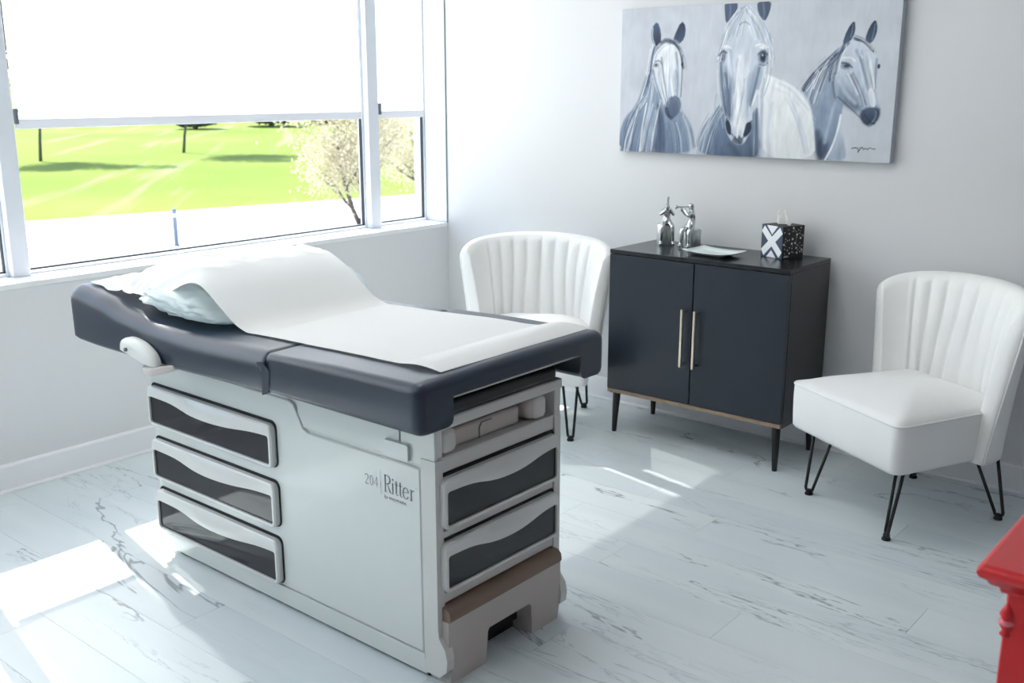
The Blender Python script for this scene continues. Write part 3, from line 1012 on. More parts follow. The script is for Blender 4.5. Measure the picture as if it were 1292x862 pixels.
# printed lettering on the side panel:  204 | Ritter  (serif letters as flat strokes)
def lettering():
    m = MB()
    yv = NY - 0.0006
    def pl(pts, w0):
        # flat ribbon with per-point width
        P = [Vector(p[:2]) for p in pts]
        W = [p[2] if len(p) > 2 else w0 for p in pts]
        L_, R_ = [], []
        for i, p in enumerate(P):
            d = P[min(i + 1, len(P) - 1)] - P[max(0, i - 1)]
            d.normalize()
            nn = Vector((-d.y, d.x)) * W[i] / 2
            L_.append(p + nn); R_.append(p - nn)
        n = len(P)
        vs = [(q.x, yv, q.y) for q in L_] + [(q.x, yv, q.y) for q in R_]
        m.add(vs, [(i, i + 1, n + i + 1, n + i) for i in range(n - 1)])
    def arc(cx, cz, rx, rz, a0, a1, wmin, wmax, n=14):
        return [(cx + rx * math.cos(R(a0 + (a1 - a0) * k / n)), cz + rz * math.sin(R(a0 + (a1 - a0) * k / n)),
                 wmin + (wmax - wmin) * abs(math.cos(R(a0 + (a1 - a0) * k / n)))) for k in range(n + 1)]
    S, T = 0.0048, 0.0018          # thick and thin strokes
    z0 = 0.4735
    def stem(x, h, serif=0.0042, top=True, foot=True):
        pl([(x, z0), (x, z0 + h)], S)
        if foot: pl([(x - serif, z0 + .0006), (x + serif, z0 + .0006)], .0013)
        if top: pl([(x - serif, z0 + h - .0006), (x + S / 2, z0 + h - .0006)], .0013)
    x = 1.937
    stem(x + .005, .046)                                               # R
    pl(arc(x + .010, z0 + .034, .0125, .0113, 92, -92, T, S), T)
    pl([(x + .005, z0 + .0453), (x + .010, z0 + .0453)], T); pl([(x + .005, z0 + .0227), (x + .010, z0 + .0227)], T)
    pl([(x + .012, z0 + .023, T), (x + .021, z0 + .004, S), (x + .026, z0 + .0006, T)], S)
    x += .0315
    stem(x, .029); pl([(x - .0024, z0 + .039), (x + .0024, z0 + .039)], .0048)     # i
    for x in (x + .0125, x + .0265):                                   # t t
        pl([(x, z0 + .039, T), (x, z0 + .034, S), (x, z0 + .006, S), (x + .002, z0 + .0015, T + .001), (x + .008, z0 + .002, T)], S)
        pl([(x - .0055, z0 + .0285), (x + .008, z0 + .0285)], T)
    x = 1.937 + .0315 + .0445
    pl([(x - .0065, z0 + .016), (x + .0075, z0 + .017)], T)            # e
    pl(arc(x + .0015, z0 + .0145, .0095, .0145, 10, 330, T, S, 22), T)
    x += .0205
    stem(x, .029, foot=True)                                           # r
    pl([(x + .002, z0 + .021, T), (x + .006, z0 + .028, T), (x + .0105, z0 + .027, S)], T)
    pl(arc(x + .018, z0 + .0365, .002, .002, 0, 360, .0006, .0006, 10), .0006)
    # 2 0 4
    g = .0021
    x = 1.868; zz = 0.478
    pl(arc(x + .0055, zz + .0205, .0055, .0065, 170, -40, .0014, g, 12) + [(x, zz + .001, .0012)], g); pl([(x - .0005, zz + .001), (x + .0125, zz + .001)], g)
    x += .0175
    pl(arc(x + .006, zz + .0135, .0056, .013, 0, 360, .0012, g, 22), g)
    x += .0165
    pl([(x + .009, zz), (x + .009, zz + .027), (x, zz + .0085), (x + .013, zz + .0085)], .0018)
    # divider
    pl([(1.925, 0.462), (1.925, 0.528)], .0009)
    o = part(m, 'lettering', 'print_grey', fix=False)
    return o
lettering()
def small_print():
    cu = bpy.data.curves.new('maker_line', 'FONT')
    cu.body = 'by MIDMARK'
    cu.size = 0.0125
    cu.space_character = 1.15
    to = bpy.data.objects.new('maker_line', cu)
    COL.objects.link(to)
    bpy.context.view_layer.update()
    dg = bpy.context.evaluated_depsgraph_get()
    me = bpy.data.meshes.new_from_object(to.evaluated_get(dg))
    bpy.data.objects.remove(to, do_unlink=True)
    me.materials.clear(); me.materials.append(MATS['print_grey'])
    o = bpy.data.objects.new('maker_line', me)
    COL.objects.link(o)
    o.parent = tab
    o.rotation_euler = (math.pi / 2, 0, 0)
    o.location = (1.937 - TX, NY - 0.0007 - TY, 0.4555)
small_print()

# ------------------------------------------------------------ paper and pillow on the table
PB = [(0.60, 0.872), (0.70, 0.876), (0.80, 0.892), (0.90, 0.924), (1.00, 0.946), (1.08, 0.950), (1.16, 0.938), (1.24, 0.908), (1.31, 0.864), (1.37, 0.826), (1.43, 0.8085), (1.50, 0.8065), (1.6, 0.809)]
def crom(x, T):
    for i in range(1, len(T) - 2):
        if x <= T[i + 1][0] or i == len(T) - 3:
            x0, x1 = T[i][0], T[i + 1][0]
            t = max(0, min(1, (x - x0) / (x1 - x0)))
            m0 = (T[i + 1][1] - T[i - 1][1]) / (T[i + 1][0] - T[i - 1][0]) * (x1 - x0)
            m1 = (T[i + 2][1] - T[i][1]) / (T[i + 2][0] - T[i][0]) * (x1 - x0)
            h = (2 * t ** 3 - 3 * t * t + 1, t ** 3 - 2 * t * t + t, -2 * t ** 3 + 3 * t * t, t ** 3 - t * t)
            return h[0] * T[i][1] + h[1] * m0 + h[2] * T[i + 1][1] + h[3] * m1
def paper_z(x):
    return max(crom(x, PB), ztop(x) + 0.0065) if x < 1.5 else ztop(x) + 0.0065
def ridge(q):
    return 1 - abs(noise.noise(q)) * 2.2
m = MB()
rows = []
NX, NV = 220, 56
for i in range(NX + 1):
    x = 0.685 + (2.150 - 0.685) * i / NX
    rows.append([])
    head = max(0.0, min(1.0, (1.23 - x) / 0.20))          # crumpled head end
    hs = head * head * (3 - 2 * head)
    foot_ = max(0.0, (x - 1.98) / .17)
    for k in range(NV + 1):
        v = k / NV
        yn = -2.302 - 0.050 * hs + 0.004 * math.sin(x * 9) + 0.012 * hs * noise.noise(Vector((x * 22, 0, 3)))
        yf = -1.785 + 0.02 * hs + 0.004 * math.sin(x * 7 + 1) + 0.070 * min(1, foot_) ** 1.5
        yy = yn + (yf - yn) * v
        z = paper_z(x)
        q = Vector((x * 7, yy * 7, 0))
        near = max(0, (0.26 - v) / .26)
        if hs > 0:
            cr = 0.017 * ridge(q * 1.15 + Vector((4, 1, 0))) + 0.009 * ridge(q * 2.6) - 0.010
            z += hs * cr * (1 if x < 1.02 else .8)
            z -= hs * near * near * (z - ztop(x)) * 0.62
            if x < .80: z -= (0.80 - x) * 0.10
            z = max(z, ztop(x) + 0.007)
        if x < 1.45:
            z += 0.003 * noise.noise(Vector((x * 4, yy * 3, 2)))
            e = max(0, (0.10 - v) / .10)
            z -= 0.005 * e * e
            z = max(z, ztop(x) + 0.0065)
        else:
            z += 0.0018 * abs(noise.noise(Vector((x * 4, yy * 6, 5))))
        if x > 2.02:                                   # soft fold where it ends at the foot edge
            e = min(1, (x - 2.02) / .13)
            z += 0.013 * math.sin(e * math.pi) * (.45 + .55 * v) - 0.002 * e
        rows[-1].append((x - 1.5, yy + 2.04, z - 0.80))
m.grid(rows)
po = m.build('table_paper', 'paper', None, fix=False)
po.location = (1.5, -2.04, 0.80)
tag(po, 'white disposable paper sheet draped over the pillow and vinyl exam table', 'paper')

m = MB()
rows = []
sg = lambda c, e: math.copysign(abs(c) ** e, c)
for i in range(65):
    t = -math.pi / 2 + math.pi * i / 64
    rows.append([])
    for k in range(160):
        a = 2 * math.pi * k / 160
        ca, sa = math.cos(a), math.sin(a)
        px = sg(ca, .55) * sg(math.cos(t), .6) * 0.215
        py = sg(sa, .50) * sg(math.cos(t), .6) * 0.325
        pzv = sg(math.sin(t), .75)
        x, yy = 1.125 + px, -2.035 + py
        zb = ztop(x) + 0.0025
        up = max(0.004, min(0.150, crom(min(max(x, .71), 1.49), PB) - 0.020 - zb))
        if yy < -2.26: up *= 0.80
        z = zb + up * (pzv * .5 + .5)
        q = Vector((x * 1.0, yy, z * 2.2))
        f = max(0, min(1, (abs(py) - .215) / .06))
        cr = 0.020 * ridge(q * 11 + Vector((2, 0, 1))) + 0.010 * ridge(q * 23) - .016
        yy += math.copysign(cr, py) * f
        z += (0.010 * noise.noise(q * 19)) * f * (pzv * .5 + .5)
        if f < 1: z = min(z, paper_z(x) - 0.012 + .02 * f)
        z = max(z, zb)
        rows[-1].append((x - 1.125, yy + 2.035, z - 0.80))
m.grid(rows, wrap=True)
pw = m.build('exam_pillow', 'pillow_cover', None)
pw.location = (1.125, -2.035, 0.80)
tag(pw, 'small pillow in a crinkled pale blue cover under the paper sheet', 'pillow')

# ------------------------------------------------------------ slipper chairs (front is local -y)
def make_chair(loc_, rz, label):
    ch = thing('slipper_chair', loc_, rz, label, 'chair', 'white slipper chairs')
    # seat block with domed top
    def plan(sc, r):
        X, Y0, Y1 = 0.284 * sc, -0.296 * sc, 0.195 * sc
        return [(a * (1 - 0.15 * max(0, (b + .06) / .255)), b) for a, b in rrect(-X, X, Y0, Y1, r, 6)]
    m = MB()
    rings = []
    for (sc, r, z) in ((0.90, .03, .250), (0.975, .032, .254), (0.995, .034, .266), (1.0, .034, .31), (1.003, .034, .37), (1.0, .034, .410), (0.992, .032, .419)):
        rings.append([(a, b, z) for a, b in plan(sc, r)])
    N = 10
    for k in range(1, N + 1):
        s = 0.992 * (1 - k / N) + 0.004
        rad = k / N
        z = 0.419 + 0.060 * (1 - (1 - rad) ** 2.4)
        rings.append([(a, b + 0.03 * rad, z + 0.004 * math.sin(3 * a)) for a, b in plan(s, .032 * s)])
    m.grid(rings, wrap=True)
    m.add(rings[0], [tuple(range(len(rings[0])))[::-1]])
    m.add(rings[-1], [tuple(range(len(rings[-1])))])
    seat = m.build('seat', 'leather_white', ch)
    MB().tube([(a, b, 0.4165) for a, b in plan(0.998, .034)], 0.0042, 6, closed=True).build('piping', 'leather_white', seat)
    # barrel back with vertical channels
    m = MB()
    NU, NVv = 120, 22
    th = 0.078
    def mid(u, v):
        au = abs(u)
        hw = 0.258 + 0.080 * v ** 1.15
        sq = 1 - 0.30 * max(0.0, 1 - v / 0.75)             # squarer towards the seat, barrel shaped at the top
        x = hw * math.copysign(abs(math.sin(u * 1.32) / math.sin(1.32)) ** sq, u)
        yb = 0.215 + 0.080 * v
        yy = yb - (0.155 + .03 * v) * ((1 - math.cos(u * 1.32)) / (1 - math.cos(1.32))) ** (1 / sq)
        return x, yy
    def ztopu(u):
        au = abs(u)
        return 0.815 - 0.040 * au ** 2.0 - 0.030 * au ** 8
    loops = []
    def loopat(u, sh):
        # sh: 0 at the full section, ->1 at the rounded wing edge
        e = 1e-3
        P = []
        nf = NVv
        zt = ztopu(u) - sh * 0.045
        x0, y0 = mid(u, .5)
        def nrm(v):
            xa, ya = mid(u - e, v); xb, yb = mid(u + e, v)
            d = Vector((xb - xa, yb - ya)).normalized()
            return Vector((d.y, -d.x))           # towards the front / centre of curvature
        t = th * (1 - 0.38 * abs(u) ** 2) * (1 - sh)
        zbot = 0.245 + sh * 0.004
        for k in range(nf + 1):                       # inner face, bottom to top
            v = k / nf
            z = zbot + (zt - t * .5 - zbot) * v
            vv = max(0, (z - .25) / .56)
            x, yy = mid(u, vv)
            nn = nrm(vv)
            uu = (u + .63) / 1.26 * 8
            f = max(0, min(1, (0.70 - abs(u)) / .07))
            ripple = (abs(math.sin(math.pi * uu)) ** .5 - .55) * 0.0135 * f * (1 - sh) * min(1, (1.04 - v) / .05)
            lean = t * .5 + ripple + 0.012 * math.sin(math.pi * min(1, vv * 1.1)) * (1 - sh)
            P.append((x + nn.x * lean, yy + nn.y * lean, z))
        for k in range(1, 8):                         # rolled top
            a = math.pi * k / 8
            vv = max(0, (zt - .25) / .56)
            x, yy = mid(u, vv); nn = nrm(vv)
            P.append((x + nn.x * t * .5 * math.cos(a), yy + nn.y * t * .5 * math.cos(a), zt - t * .5 + t * .5 * math.sin(a)))
        for k in range(nf + 1):                       # outer face, top to bottom
            v = 1 - k / nf
            z = zbot + (zt - t * .5 - zbot) * v
            vv = max(0, (z - .25) / .56)
            x, yy = mid(u, vv); nn = nrm(vv)
            P.append((x - nn.x * t * .5, yy - nn.y * t * .5, z))
        return P
    for (u, sh) in [(-1.0 - .020, .97), (-1.0 - .019, .7), (-1.0 - .014, .4), (-1.0 - .006, .15)]:
        loops.append(loopat(u, sh))
    for i in range(NU + 1):
        loops.append(loopat(-1 + 2 * i / NU, 0))
    for (u, sh) in [(-1.0 - .020, .97), (-1.0 - .019, .7), (-1.0 - .014, .4), (-1.0 - .006, .15)][::-1]:
        loops.append(loopat(-u, sh))
    m.grid(loops, wrap=True)
    m.add(loops[0], [tuple(range(len(loops[0])))]); m.add(loops[-1], [tuple(range(len(loops[0])))[::-1]])
    back = m.build('backrest', 'leather_white', ch)
    # welt down the outer wing edges and across the top rear
    wp = []
    for k in range(0, 19):
        v = k / 18; z = .25 + v * (ztopu(1) - .075 - .25)
        vv = (z - .25) / .56
        x, yy = mid(-1, vv); wp.append((x - .025, yy + .010, z))
    for k in range(0, 41):
        u = -1 + 2 * k / 40; zt = ztopu(u) - .012
        vv = (zt - .25) / .56
        x, yy = mid(u, vv)
        e = 1e-3
        xa, ya = mid(u - e, vv); xb, yb = mid(u + e, vv); d = Vector((xb - xa, yb - ya)).normalized()
        off = th * (1 - .38 * abs(u) ** 2) * .45
        wp.append((x - d.y * off, yy + d.x * off, zt - .012))
    for k in range(0, 19):
        v = 1 - k / 18; z = .25 + v * (ztopu(1) - .075 - .25)
        vv = (z - .25) / .56
        x, yy = mid(1, vv); wp.append((x + .025, yy + .010, z))
    MB().tube(wp, 0.0038, 6).build('piping', 'leather_white', back)
    # hairpin legs
    for sx in (-1, 1):
        for sy in (-1, 1):
            fx, fy = sx * 0.2095, sy * 0.2386
            tx, ty = (sx * 0.198, -0.190) if sy < 0 else (sx * 0.180, 0.172)
            dg = Vector((sx, sy * .5)).normalized() * 0.042
            l_ = MB()
            zt = 0.275 if sy < 0 else 0.256
            pts = [(tx + dg.x, ty + dg.y, zt)]
            n_ = 8
            for k in range(n_ + 1):
                a = math.pi * k / n_
                pts.append((fx + dg.x * .34 * math.cos(a), fy + dg.y * .34 * math.cos(a), 0.026 - .014 * math.sin(a)))
            pts.append((tx - dg.x, ty - dg.y, zt))
            l_.tube(pts, 0.0058, 8)
            lg = l_.build('leg', 'black_metal', ch)
            MB().lathe([(0.0145, 0.0), (0.0155, 0.003), (0.0135, 0.008), (0.0105, 0.0135), (0.012, 0.018), (0.009, 0.020)], (fx, fy, 0), 14).build('foot_cap', 'black_rubber', lg)
    return ch
make_chair((2.595, -0.408, 0), R(-29.7), 'white leather slipper chair on hairpin legs, standing between black cabinet and red furniture')
make_chair((0.964, -0.491, 0), R(29.1), 'white leather slipper chair on hairpin legs in the corner behind the exam table')

# ------------------------------------------------------------ black cabinet
CX0, CYB, CW, CD, CZB, CZT = 1.3073, -0.0325, 0.8065, 0.3644, 0.183, 0.8015
cb = thing('cabinet', (CX0 + CW / 2, CYB - CD / 2, 0), 0, 'black two-door cabinet with slim brass handles and raw wood lower edge', 'cabinet')
hw, hd = CW / 2, CD / 2
m = MB()
m.box(-hw, hw, -hd, hd, CZT - .018, CZT, .0012, 1)
m.box(-hw, -hw + .017, -hd + .0175, hd, CZB - .004, CZT - .018, .001, 1)
m.box(hw - .017, hw, -hd + .0175, hd, CZB - .004, CZT - .018, .001, 1)
m.box(-hw + .017, hw - .017, hd - .006, hd, CZB, CZT - .018)
m.box(-hw + .017, hw - .017, -hd + .02, hd - .006, CZB + .002, CZB + .016)
m.build('carcass', 'cabinet_gloss', cb)
MB().box(-hw + .002, hw - .002, -hd + .0005, -hd + .0172, CZB, CZB + .0155).build('bottom_edge', 'raw_wood', cb)
for s in (-1, 1):
    x0, x1 = (-hw + .003, -.0022) if s < 0 else (.0022, hw - .003)
    if s < 0: xa, xb = -hw + .001, -.0022
    else: xa, xb = .0022, hw - .001
    d = MB().box(xa, xb, -hd - .0015, -hd + .017, CZB + .0168, CZT - .0205, .0012, 1).build('door', 'cabinet_black', cb)
    h = MB()
    xh = s * 0.0285 - .003
    h.box(xh - .0052, xh + .0052, -hd - .034, -hd - .0255, 0.360, .597, .0012, 1)
    for z in (.372, .585):
        h.box(xh - .0045, xh + .0045, -hd - .027, -hd - .0012, z - .0045, z + .0045, .001, 1)
    h.build('handle', 'brass', d)
MB().box(-hw + .03, hw - .03, -hd + .022, hd - .01, .48, .495).build('shelf', 'cabinet_black', cb)
for sx in (-1, 1):
    for sy in (-1, 1):
        lg = MB()
        tx, ty = sx * (hw - .031), sy * (hd - .031)
        bx_, by_ = sx * (hw - .025), sy * (hd - .025)
        rows = []
        for (t, r) in ((0, .0175), (.02, .0178), (.9, .0108), (1.0, .0100)):
            rows.append([(tx + (bx_ - tx) * t + r * math.cos(6.2832 * k / 16), ty + (by_ - ty) * t + r * math.sin(6.2832 * k / 16), (CZB + .001) * (1 - t) + .0002) for k in range(16)])
        lg.grid(rows, wrap=True); lg.add(rows[0], [tuple(range(16))]); lg.add(rows[-1], [tuple(range(16))])
        lg.box(tx - .022, tx + .022, ty - .022, ty + .022, CZB - .006, CZB, .001, 1)
        lg.build('leg', 'black_metal', cb)

# ------------------------------------------------------------ silver musician figurines
def skin(name, joints, edges, root, m, parent, sub=2):
    ids = list(joints)
    me = bpy.data.meshes.new(name + '_frame')
    me.from_pydata([joints[i][0] for i in ids], [(ids.index(a), ids.index(b)) for a, b in edges], [])
    o = bpy.data.objects.new(name, me)
    COL.objects.link(o)
    sm = o.modifiers.new('skin', 'SKIN')
    sm.use_smooth_shade = True
    for k, i in enumerate(ids):
        r_ = joints[i][1]
        sv = me.skin_vertices[0].data[k]
        sv.radius = r_ if isinstance(r_, tuple) else (r_, r_)
        sv.use_root = (i == root)
    ss = o.modifiers.new('sub', 'SUBSURF'); ss.levels = sub; ss.render_levels = sub
    bpy.context.view_layer.update()
    dg = bpy.context.evaluated_depsgraph_get()
    me2 = bpy.data.meshes.new_from_object(o.evaluated_get(dg))
    bpy.data.objects.remove(o, do_unlink=True)
    me2.name = name
    me2.materials.clear(); me2.materials.append(MATS[m])
    for p in me2.polygons: p.use_smooth = True
    o2 = bpy.data.objects.new(name, me2)
    COL.objects.link(o2); o2.parent = parent
    return o2
def seat_block(parent, w, d, h, yo=0.0):
    m = MB()
    rows = []
    for (s, z) in ((.96, 0), (1, .004), (.98, h * .5), (1.0, h - .005), (.93, h)):
        rows.append([(a * s, b * s + yo, z) for a, b in rrect(-w / 2, w / 2, -d / 2, d / 2, min(w, d) * .38, 5)])
    m.grid(rows, wrap=True); m.add(rows[0], [tuple(range(len(rows[0])))]); m.add(rows[-1], [tuple(range(len(rows[0])))])
    return m.build('stool', 'silver_base', parent)

f1 = thing('figurine', (1.424, -0.148, CZT), R(38), 'silver seated musician figurine blowing a horn held straight up', 'figurine', 'silver musician figurines on the cabinet')
seat_block(f1, .074, .058, .088, .016)
J = {'pel': ((0, -.002, .096), .0145), 'spi': ((0, .002, .116), .0115), 'che': ((0, .001, .138), .0155), 'nek': ((0, -.002, .152), .0075), 'hed': ((0, -.006, .166), .0095), 'crn': ((0, -.010, .174), .0075),
     'sl': ((-.018, .001, .145), .0080), 'el': ((-.029, -.010, .130), .0062), 'hl': ((-.007, -.024, .150), .0056), 'sr': ((.018, .001, .145), .0080), 'er': ((.029, -.010, .128), .0062), 'hr': ((.007, -.026, .160), .0056),
     'hpl': ((-.014, -.012, .094), .0115), 'kl': ((-.022, -.036, .080), .0090), 'al': ((-.025, -.030, .016), .0062), 'tl': ((-.028, -.044, .006), .0058),
     'hpr': ((.014, -.012, .094), .0115), 'kr': ((.022, -.036, .080), .0090), 'ar': ((.025, -.030, .016), .0062), 'tr': ((.028, -.044, .006), .0058)}
E_ = [('pel', 'spi'), ('spi', 'che'), ('che', 'nek'), ('nek', 'hed'), ('hed', 'crn'), ('che', 'sl'), ('sl', 'el'), ('el', 'hl'), ('che', 'sr'), ('sr', 'er'), ('er', 'hr'),
      ('pel', 'hpl'), ('hpl', 'kl'), ('kl', 'al'), ('al', 'tl'), ('pel', 'hpr'), ('hpr', 'kr'), ('kr', 'ar'), ('ar', 'tr')]
skin('body', {k_: (p_, r_ * 1.15) for k_, (p_, r_) in J.items()}, E_, 'pel', 'silver', f1)
MB().tube([(0, -.020, .150), (0, -.024, .172), (0, -.026, .192), (0, -.027, .203), (0, -.0275, .208)], [.0034, .0044, .0050, .0062, .0070], 12).build('horn', 'silver', f1)

f2 = thing('figurine', (1.545, -0.150, CZT), R(-6), 'silver seated musician figurine in profile blowing a trumpet sideways', 'figurine', 'silver musician figurines on the cabinet')
seat_block(f2, .070, .064, .078, .010)
J2 = dict(J)
J2.update({'pel': ((0, .000, .088), .0150), 'spi': ((0, .006, .112), .0120), 'che': ((0, .004, .140), .0165), 'nek': ((0, .000, .156), .0080), 'hed': ((0, -.003, .174), .0125), 'crn': ((0, -.001, .186), .0105),
     'sl': ((-.019, .003, .147), .0085), 'el': ((-.030, -.018, .132), .0064), 'hl': ((-.006, -.044, .163), .0058), 'sr': ((.019, .003, .147), .0085), 'er': ((.030, -.016, .134), .0064), 'hr': ((.006, -.034, .165), .0058),
     'hpl': ((-.014, -.010, .086), .0120), 'kl': ((-.019, -.038, .074), .0095), 'al': ((-.021, -.040, .016), .0066), 'tl': ((-.022, -.054, .006), .0060),
     'hpr': ((.014, -.010, .086), .0120), 'kr': ((.019, -.038, .074), .0095), 'ar': ((.021, -.040, .016), .0066), 'tr': ((.022, -.054, .006), .0060)})
TW = Matrix.Rotation(R(-48), 3, 'Z')                 # upper body turned to one side
for k_ in ('che', 'nek', 'hed', 'crn', 'sl', 'el', 'hl', 'sr', 'er', 'hr'):
    J2[k_] = (tuple(TW @ Vector(J2[k_][0])), J2[k_][1])
fat = lambda J_: {k_: (p_, r_ * 1.18) for k_, (p_, r_) in J_.items()}
skin('body', fat(J2), E_, 'pel', 'silver', f2)
t_ = MB()
t_.tube([(0, -.012, .172), (0, -.030, .171), (0, -.052, .170), (0, -.062, .170), (0, -.068, .170)], [.0024, .0028, .0036, .0066, .0100], 12)
t_.tube([(0, -.024, .166), (0, -.026, .160), (0, -.044, .160), (0, -.046, .166)], .0022, 8)
t_.v = [tuple(TW @ Vector(p)) for p in t_.v]
t_.build('trumpet', 'silver', f2)

# ------------------------------------------------------------ dish
ds = MB()
def sq(s, z, lift):
    pts = []
    hx, hy = .106 * s, .076 * s
    P = rrect(-hx, hx, -hy, hy, .006, 3)
    out = []
    # resample edges so that the corners can rise
    n = len(P)
    for i in range(n):
        a, b = Vector(P[i]), Vector(P[(i + 1) % n])
        k_ = 8 if i % 4 == 3 else 1
        for k in range(k_):
            out.append(a + (b - a) * k / k_)
    return [(p.x, p.y, z + lift * (abs(p.x) / hx) ** 2 * .5 + lift * (abs(p.x) / hx * abs(p.y) / hy) ** 3) for p in out]
rows = [sq(.50, 0.0, 0), sq(.54, .001, 0), sq(.78, .007, .001), sq(.98, .0135, .004), sq(1.0, .0155, .0045), sq(.985, .0165, .0045), sq(.78, .0105, .001), sq(.55, .0055, 0), sq(.2, .005, 0)]
ds.grid(rows, wrap=True); ds.add(rows[0], [tuple(range(len(rows[0])))]); ds.add(rows[-1], [tuple(range(len(rows[0])))])
do = ds.build('dish', 'dish_mint')
do.location = (1.722, -0.266, CZT + .0004)
do.rotation_euler = (0, 0, R(-6))
tag(do, 'shallow mint white rectangular dish on the black cabinet', 'dish')

# ------------------------------------------------------------ tissue box
BXS, BXH = 0.116, 0.128
tb = thing('tissue_box', (1.9455, -0.1215, CZT + .0003), R(-19.5), 'cube tissue box with white cross on navy side and white dots on black side', 'tissue box')
h_ = BXS / 2
bxm = MB()
bxm.box(-h_, h_, -h_, h_, 0, BXH, .0012, 1)
bx_o = bxm.build('box', 'box_black', tb)
fy = -h_ - .0005
P3 = lambda a, b, d: (a, fy - d, b)
MB().prism([(-h_ + .001, .001), (h_ - .001, .001), (h_ - .001, BXH - .001), (-h_ + .001, BXH - .001)], P3, 0, .0002).build('navy_print', 'box_navy', bx_o)
xm = MB()
w_ = .017
zc = BXH / 2
def band(p, q, w, e=0.0):
    p, q = Vector(p), Vector(q)
    d = (q - p).normalized(); n_ = Vector((-d.y, d.x)) * w
    lim = lambda v: (max(-h_ + .0012, min(h_ - .0012, v.x)), max(.0012, min(BXH - .0012, v.y)))
    xm.prism([lim(p + n_), lim(p - n_), lim(q - n_), lim(q + n_)], P3, .0003, .0005 + e)
band((-h_ + .006, BXH - .016), (h_ - .006, .016), .0155)
band((-h_ + .006, .016), (h_ - .006, BXH - .016), .0155, .0002)
xm.prism([(-.030, BXH - .0012), (0, BXH - .036), (.030, BXH - .0012)], P3, .0003, .0005)
xm.prism([(-.026, .0012), (.026, .0012), (0, .030)], P3, .0003, .0005)
xm.build('cross_print', 'box_white', bx_o)
dm = MB()
random.seed(11)
pts = []
while len(pts) < 46:
    a, bb, r = random.uniform(-h_ + .006, h_ - .006), random.uniform(.020, BXH - .006), random.choice([.0018, .0024, .0032, .0046])
    if all((a - p[0]) ** 2 + (bb - p[1]) ** 2 > (r + p[2] + .003) ** 2 for p in pts):
        pts.append((a, bb, r))
for a, bb, r in pts:
    dm.prism([(a + r * math.cos(6.2832 * k / 10), bb + r * math.sin(6.2832 * k / 10)) for k in range(10)], lambda p, q, d: (h_ + .0004 + d, p, q), 0, .0003)
dm.build('dot_print', 'box_dot', bx_o)
sm_ = MB()
for k in range(5):
    sm_.prism([(-.048 + k * .0052, .006), (-.0445 + k * .0052, .006), (-.0445 + k * .0052, .011 + .003 * (k % 2)), (-.048 + k * .0052, .011 + .003 * (k % 2))], lambda p, q, d: (h_ + .0004 + d, p, q), 0, .0002)
sm_.build('maker_print', 'box_dot', bx_o)
ts = MB()
rows = []
for i in range(13):
    v = i / 12
    row = []
    for k in range(25):
        u = k / 24 * 2 - 1
        wdt = .040 * (1 - .22 * v) + .006
        x = u * wdt - .004 + .006 * v
        yy = .010 * math.sin(u * 5 + v * 2) * (1 - .3 * v) + .004 * noise.noise(Vector((u * 3, v * 4, 1)))
        z = BXH - .010 + (.068 - .030 * max(0, u + .2) ** 1 - .010 * abs(u) ** 2) * v
        row.append((x, yy, z))
    rows.append(row)
ts.grid(rows)
ts.build('tissue', 'tissue', tb, fix=False)
MB().prism([(.030 * math.cos(6.2832 * k / 24), .018 * math.sin(6.2832 * k / 24)) for k in range(24)], lambda a, b, d: (a, b, BXH + d), .0002, .0006).build('slot', 'shadow_gap', tb)

# ------------------------------------------------------------ red cabinet at the edge of the room
RC = (3.35, -2.376)
rw, rd, rh = 0.62, 0.42, 0.75
rc = thing('side_cabinet', (RC[0] + rw / 2, RC[1] + rd / 2, 0), 0, 'glossy red painted cabinet with moulded top and carved worn corner', 'cabinet')
a, bb = rw / 2, rd / 2
m = MB()
rows = []
for (ins, z) in ((.030, rh - .048), (.028, rh - .040), (.016, rh - .034), (.012, rh - .027), (.003, rh - .021), (0, rh - .014), (.001, rh - .006), (.006, rh - .001), (.010, rh)):
    rows.append([(p, q, z) for p, q in rrect(-a + ins, a - ins, -bb + ins, bb - ins, .006, 3)])
m.grid(rows, wrap=True); m.add(rows[0], [tuple(range(len(rows[0])))]); m.add(rows[-1], [tuple(range(len(rows[0])))])
m.build('top', 'red_paint', rc)
bi = 0.040
m = MB()
m.box(-a + bi, a - bi, -bb + bi + .012, bb - bi, .06, rh - .047)
m.box(-a + bi, a - bi, -bb + bi, -bb + bi + .014, rh - .095, rh - .047, .003, 1)
m.box(-a + bi, a - bi, -bb + bi, -bb + bi + .014, .06, .13, .003, 1)
m.build('carcass', 'red_paint', rc)
for s in (-1, 1):
    m = MB()
    x0 = s * (a - bi - .022)
    m.box(x0 - .022, x0 + .022, -bb + bi - .004, -bb + bi + .020, .06, rh - .047, .003, 1)
    pil = m.build('pilaster', 'red_paint', rc)
    xe = s * (a - bi)
    prof = [(.004, 0), (.009, .006), (.005, .012), (.011, .022), (.007, .030), (.012, .040), (.006, .052), (.003, .060)]
    for z0_ in (rh - .125, .085):
        MB().lathe([(r_, z_) for r_, z_ in prof], (xe - s * .004, -bb + bi - .001, z0_), 12).build('carving', 'red_paint', pil)
    c2 = MB()
    c2.lathe([(.003, 0), (.0122, .004), (.0125, .008), (.003, .012)], (xe - s * .004, -bb + bi - .001, rh - .105), 12)
    c2.build('worn_spot', 'worn_red', pil)
    # bracket feet
    for g in (-1, 1):
        MB().prism([(0, .0002), (.035, .0002), (.05, .03), (.075, .045), (.09, .06), (0, .06)], lambda p, q, d: (s * (a - bi - p), g * (bb - bi - d), q), 0, .03).build('foot', 'red_paint', rc)
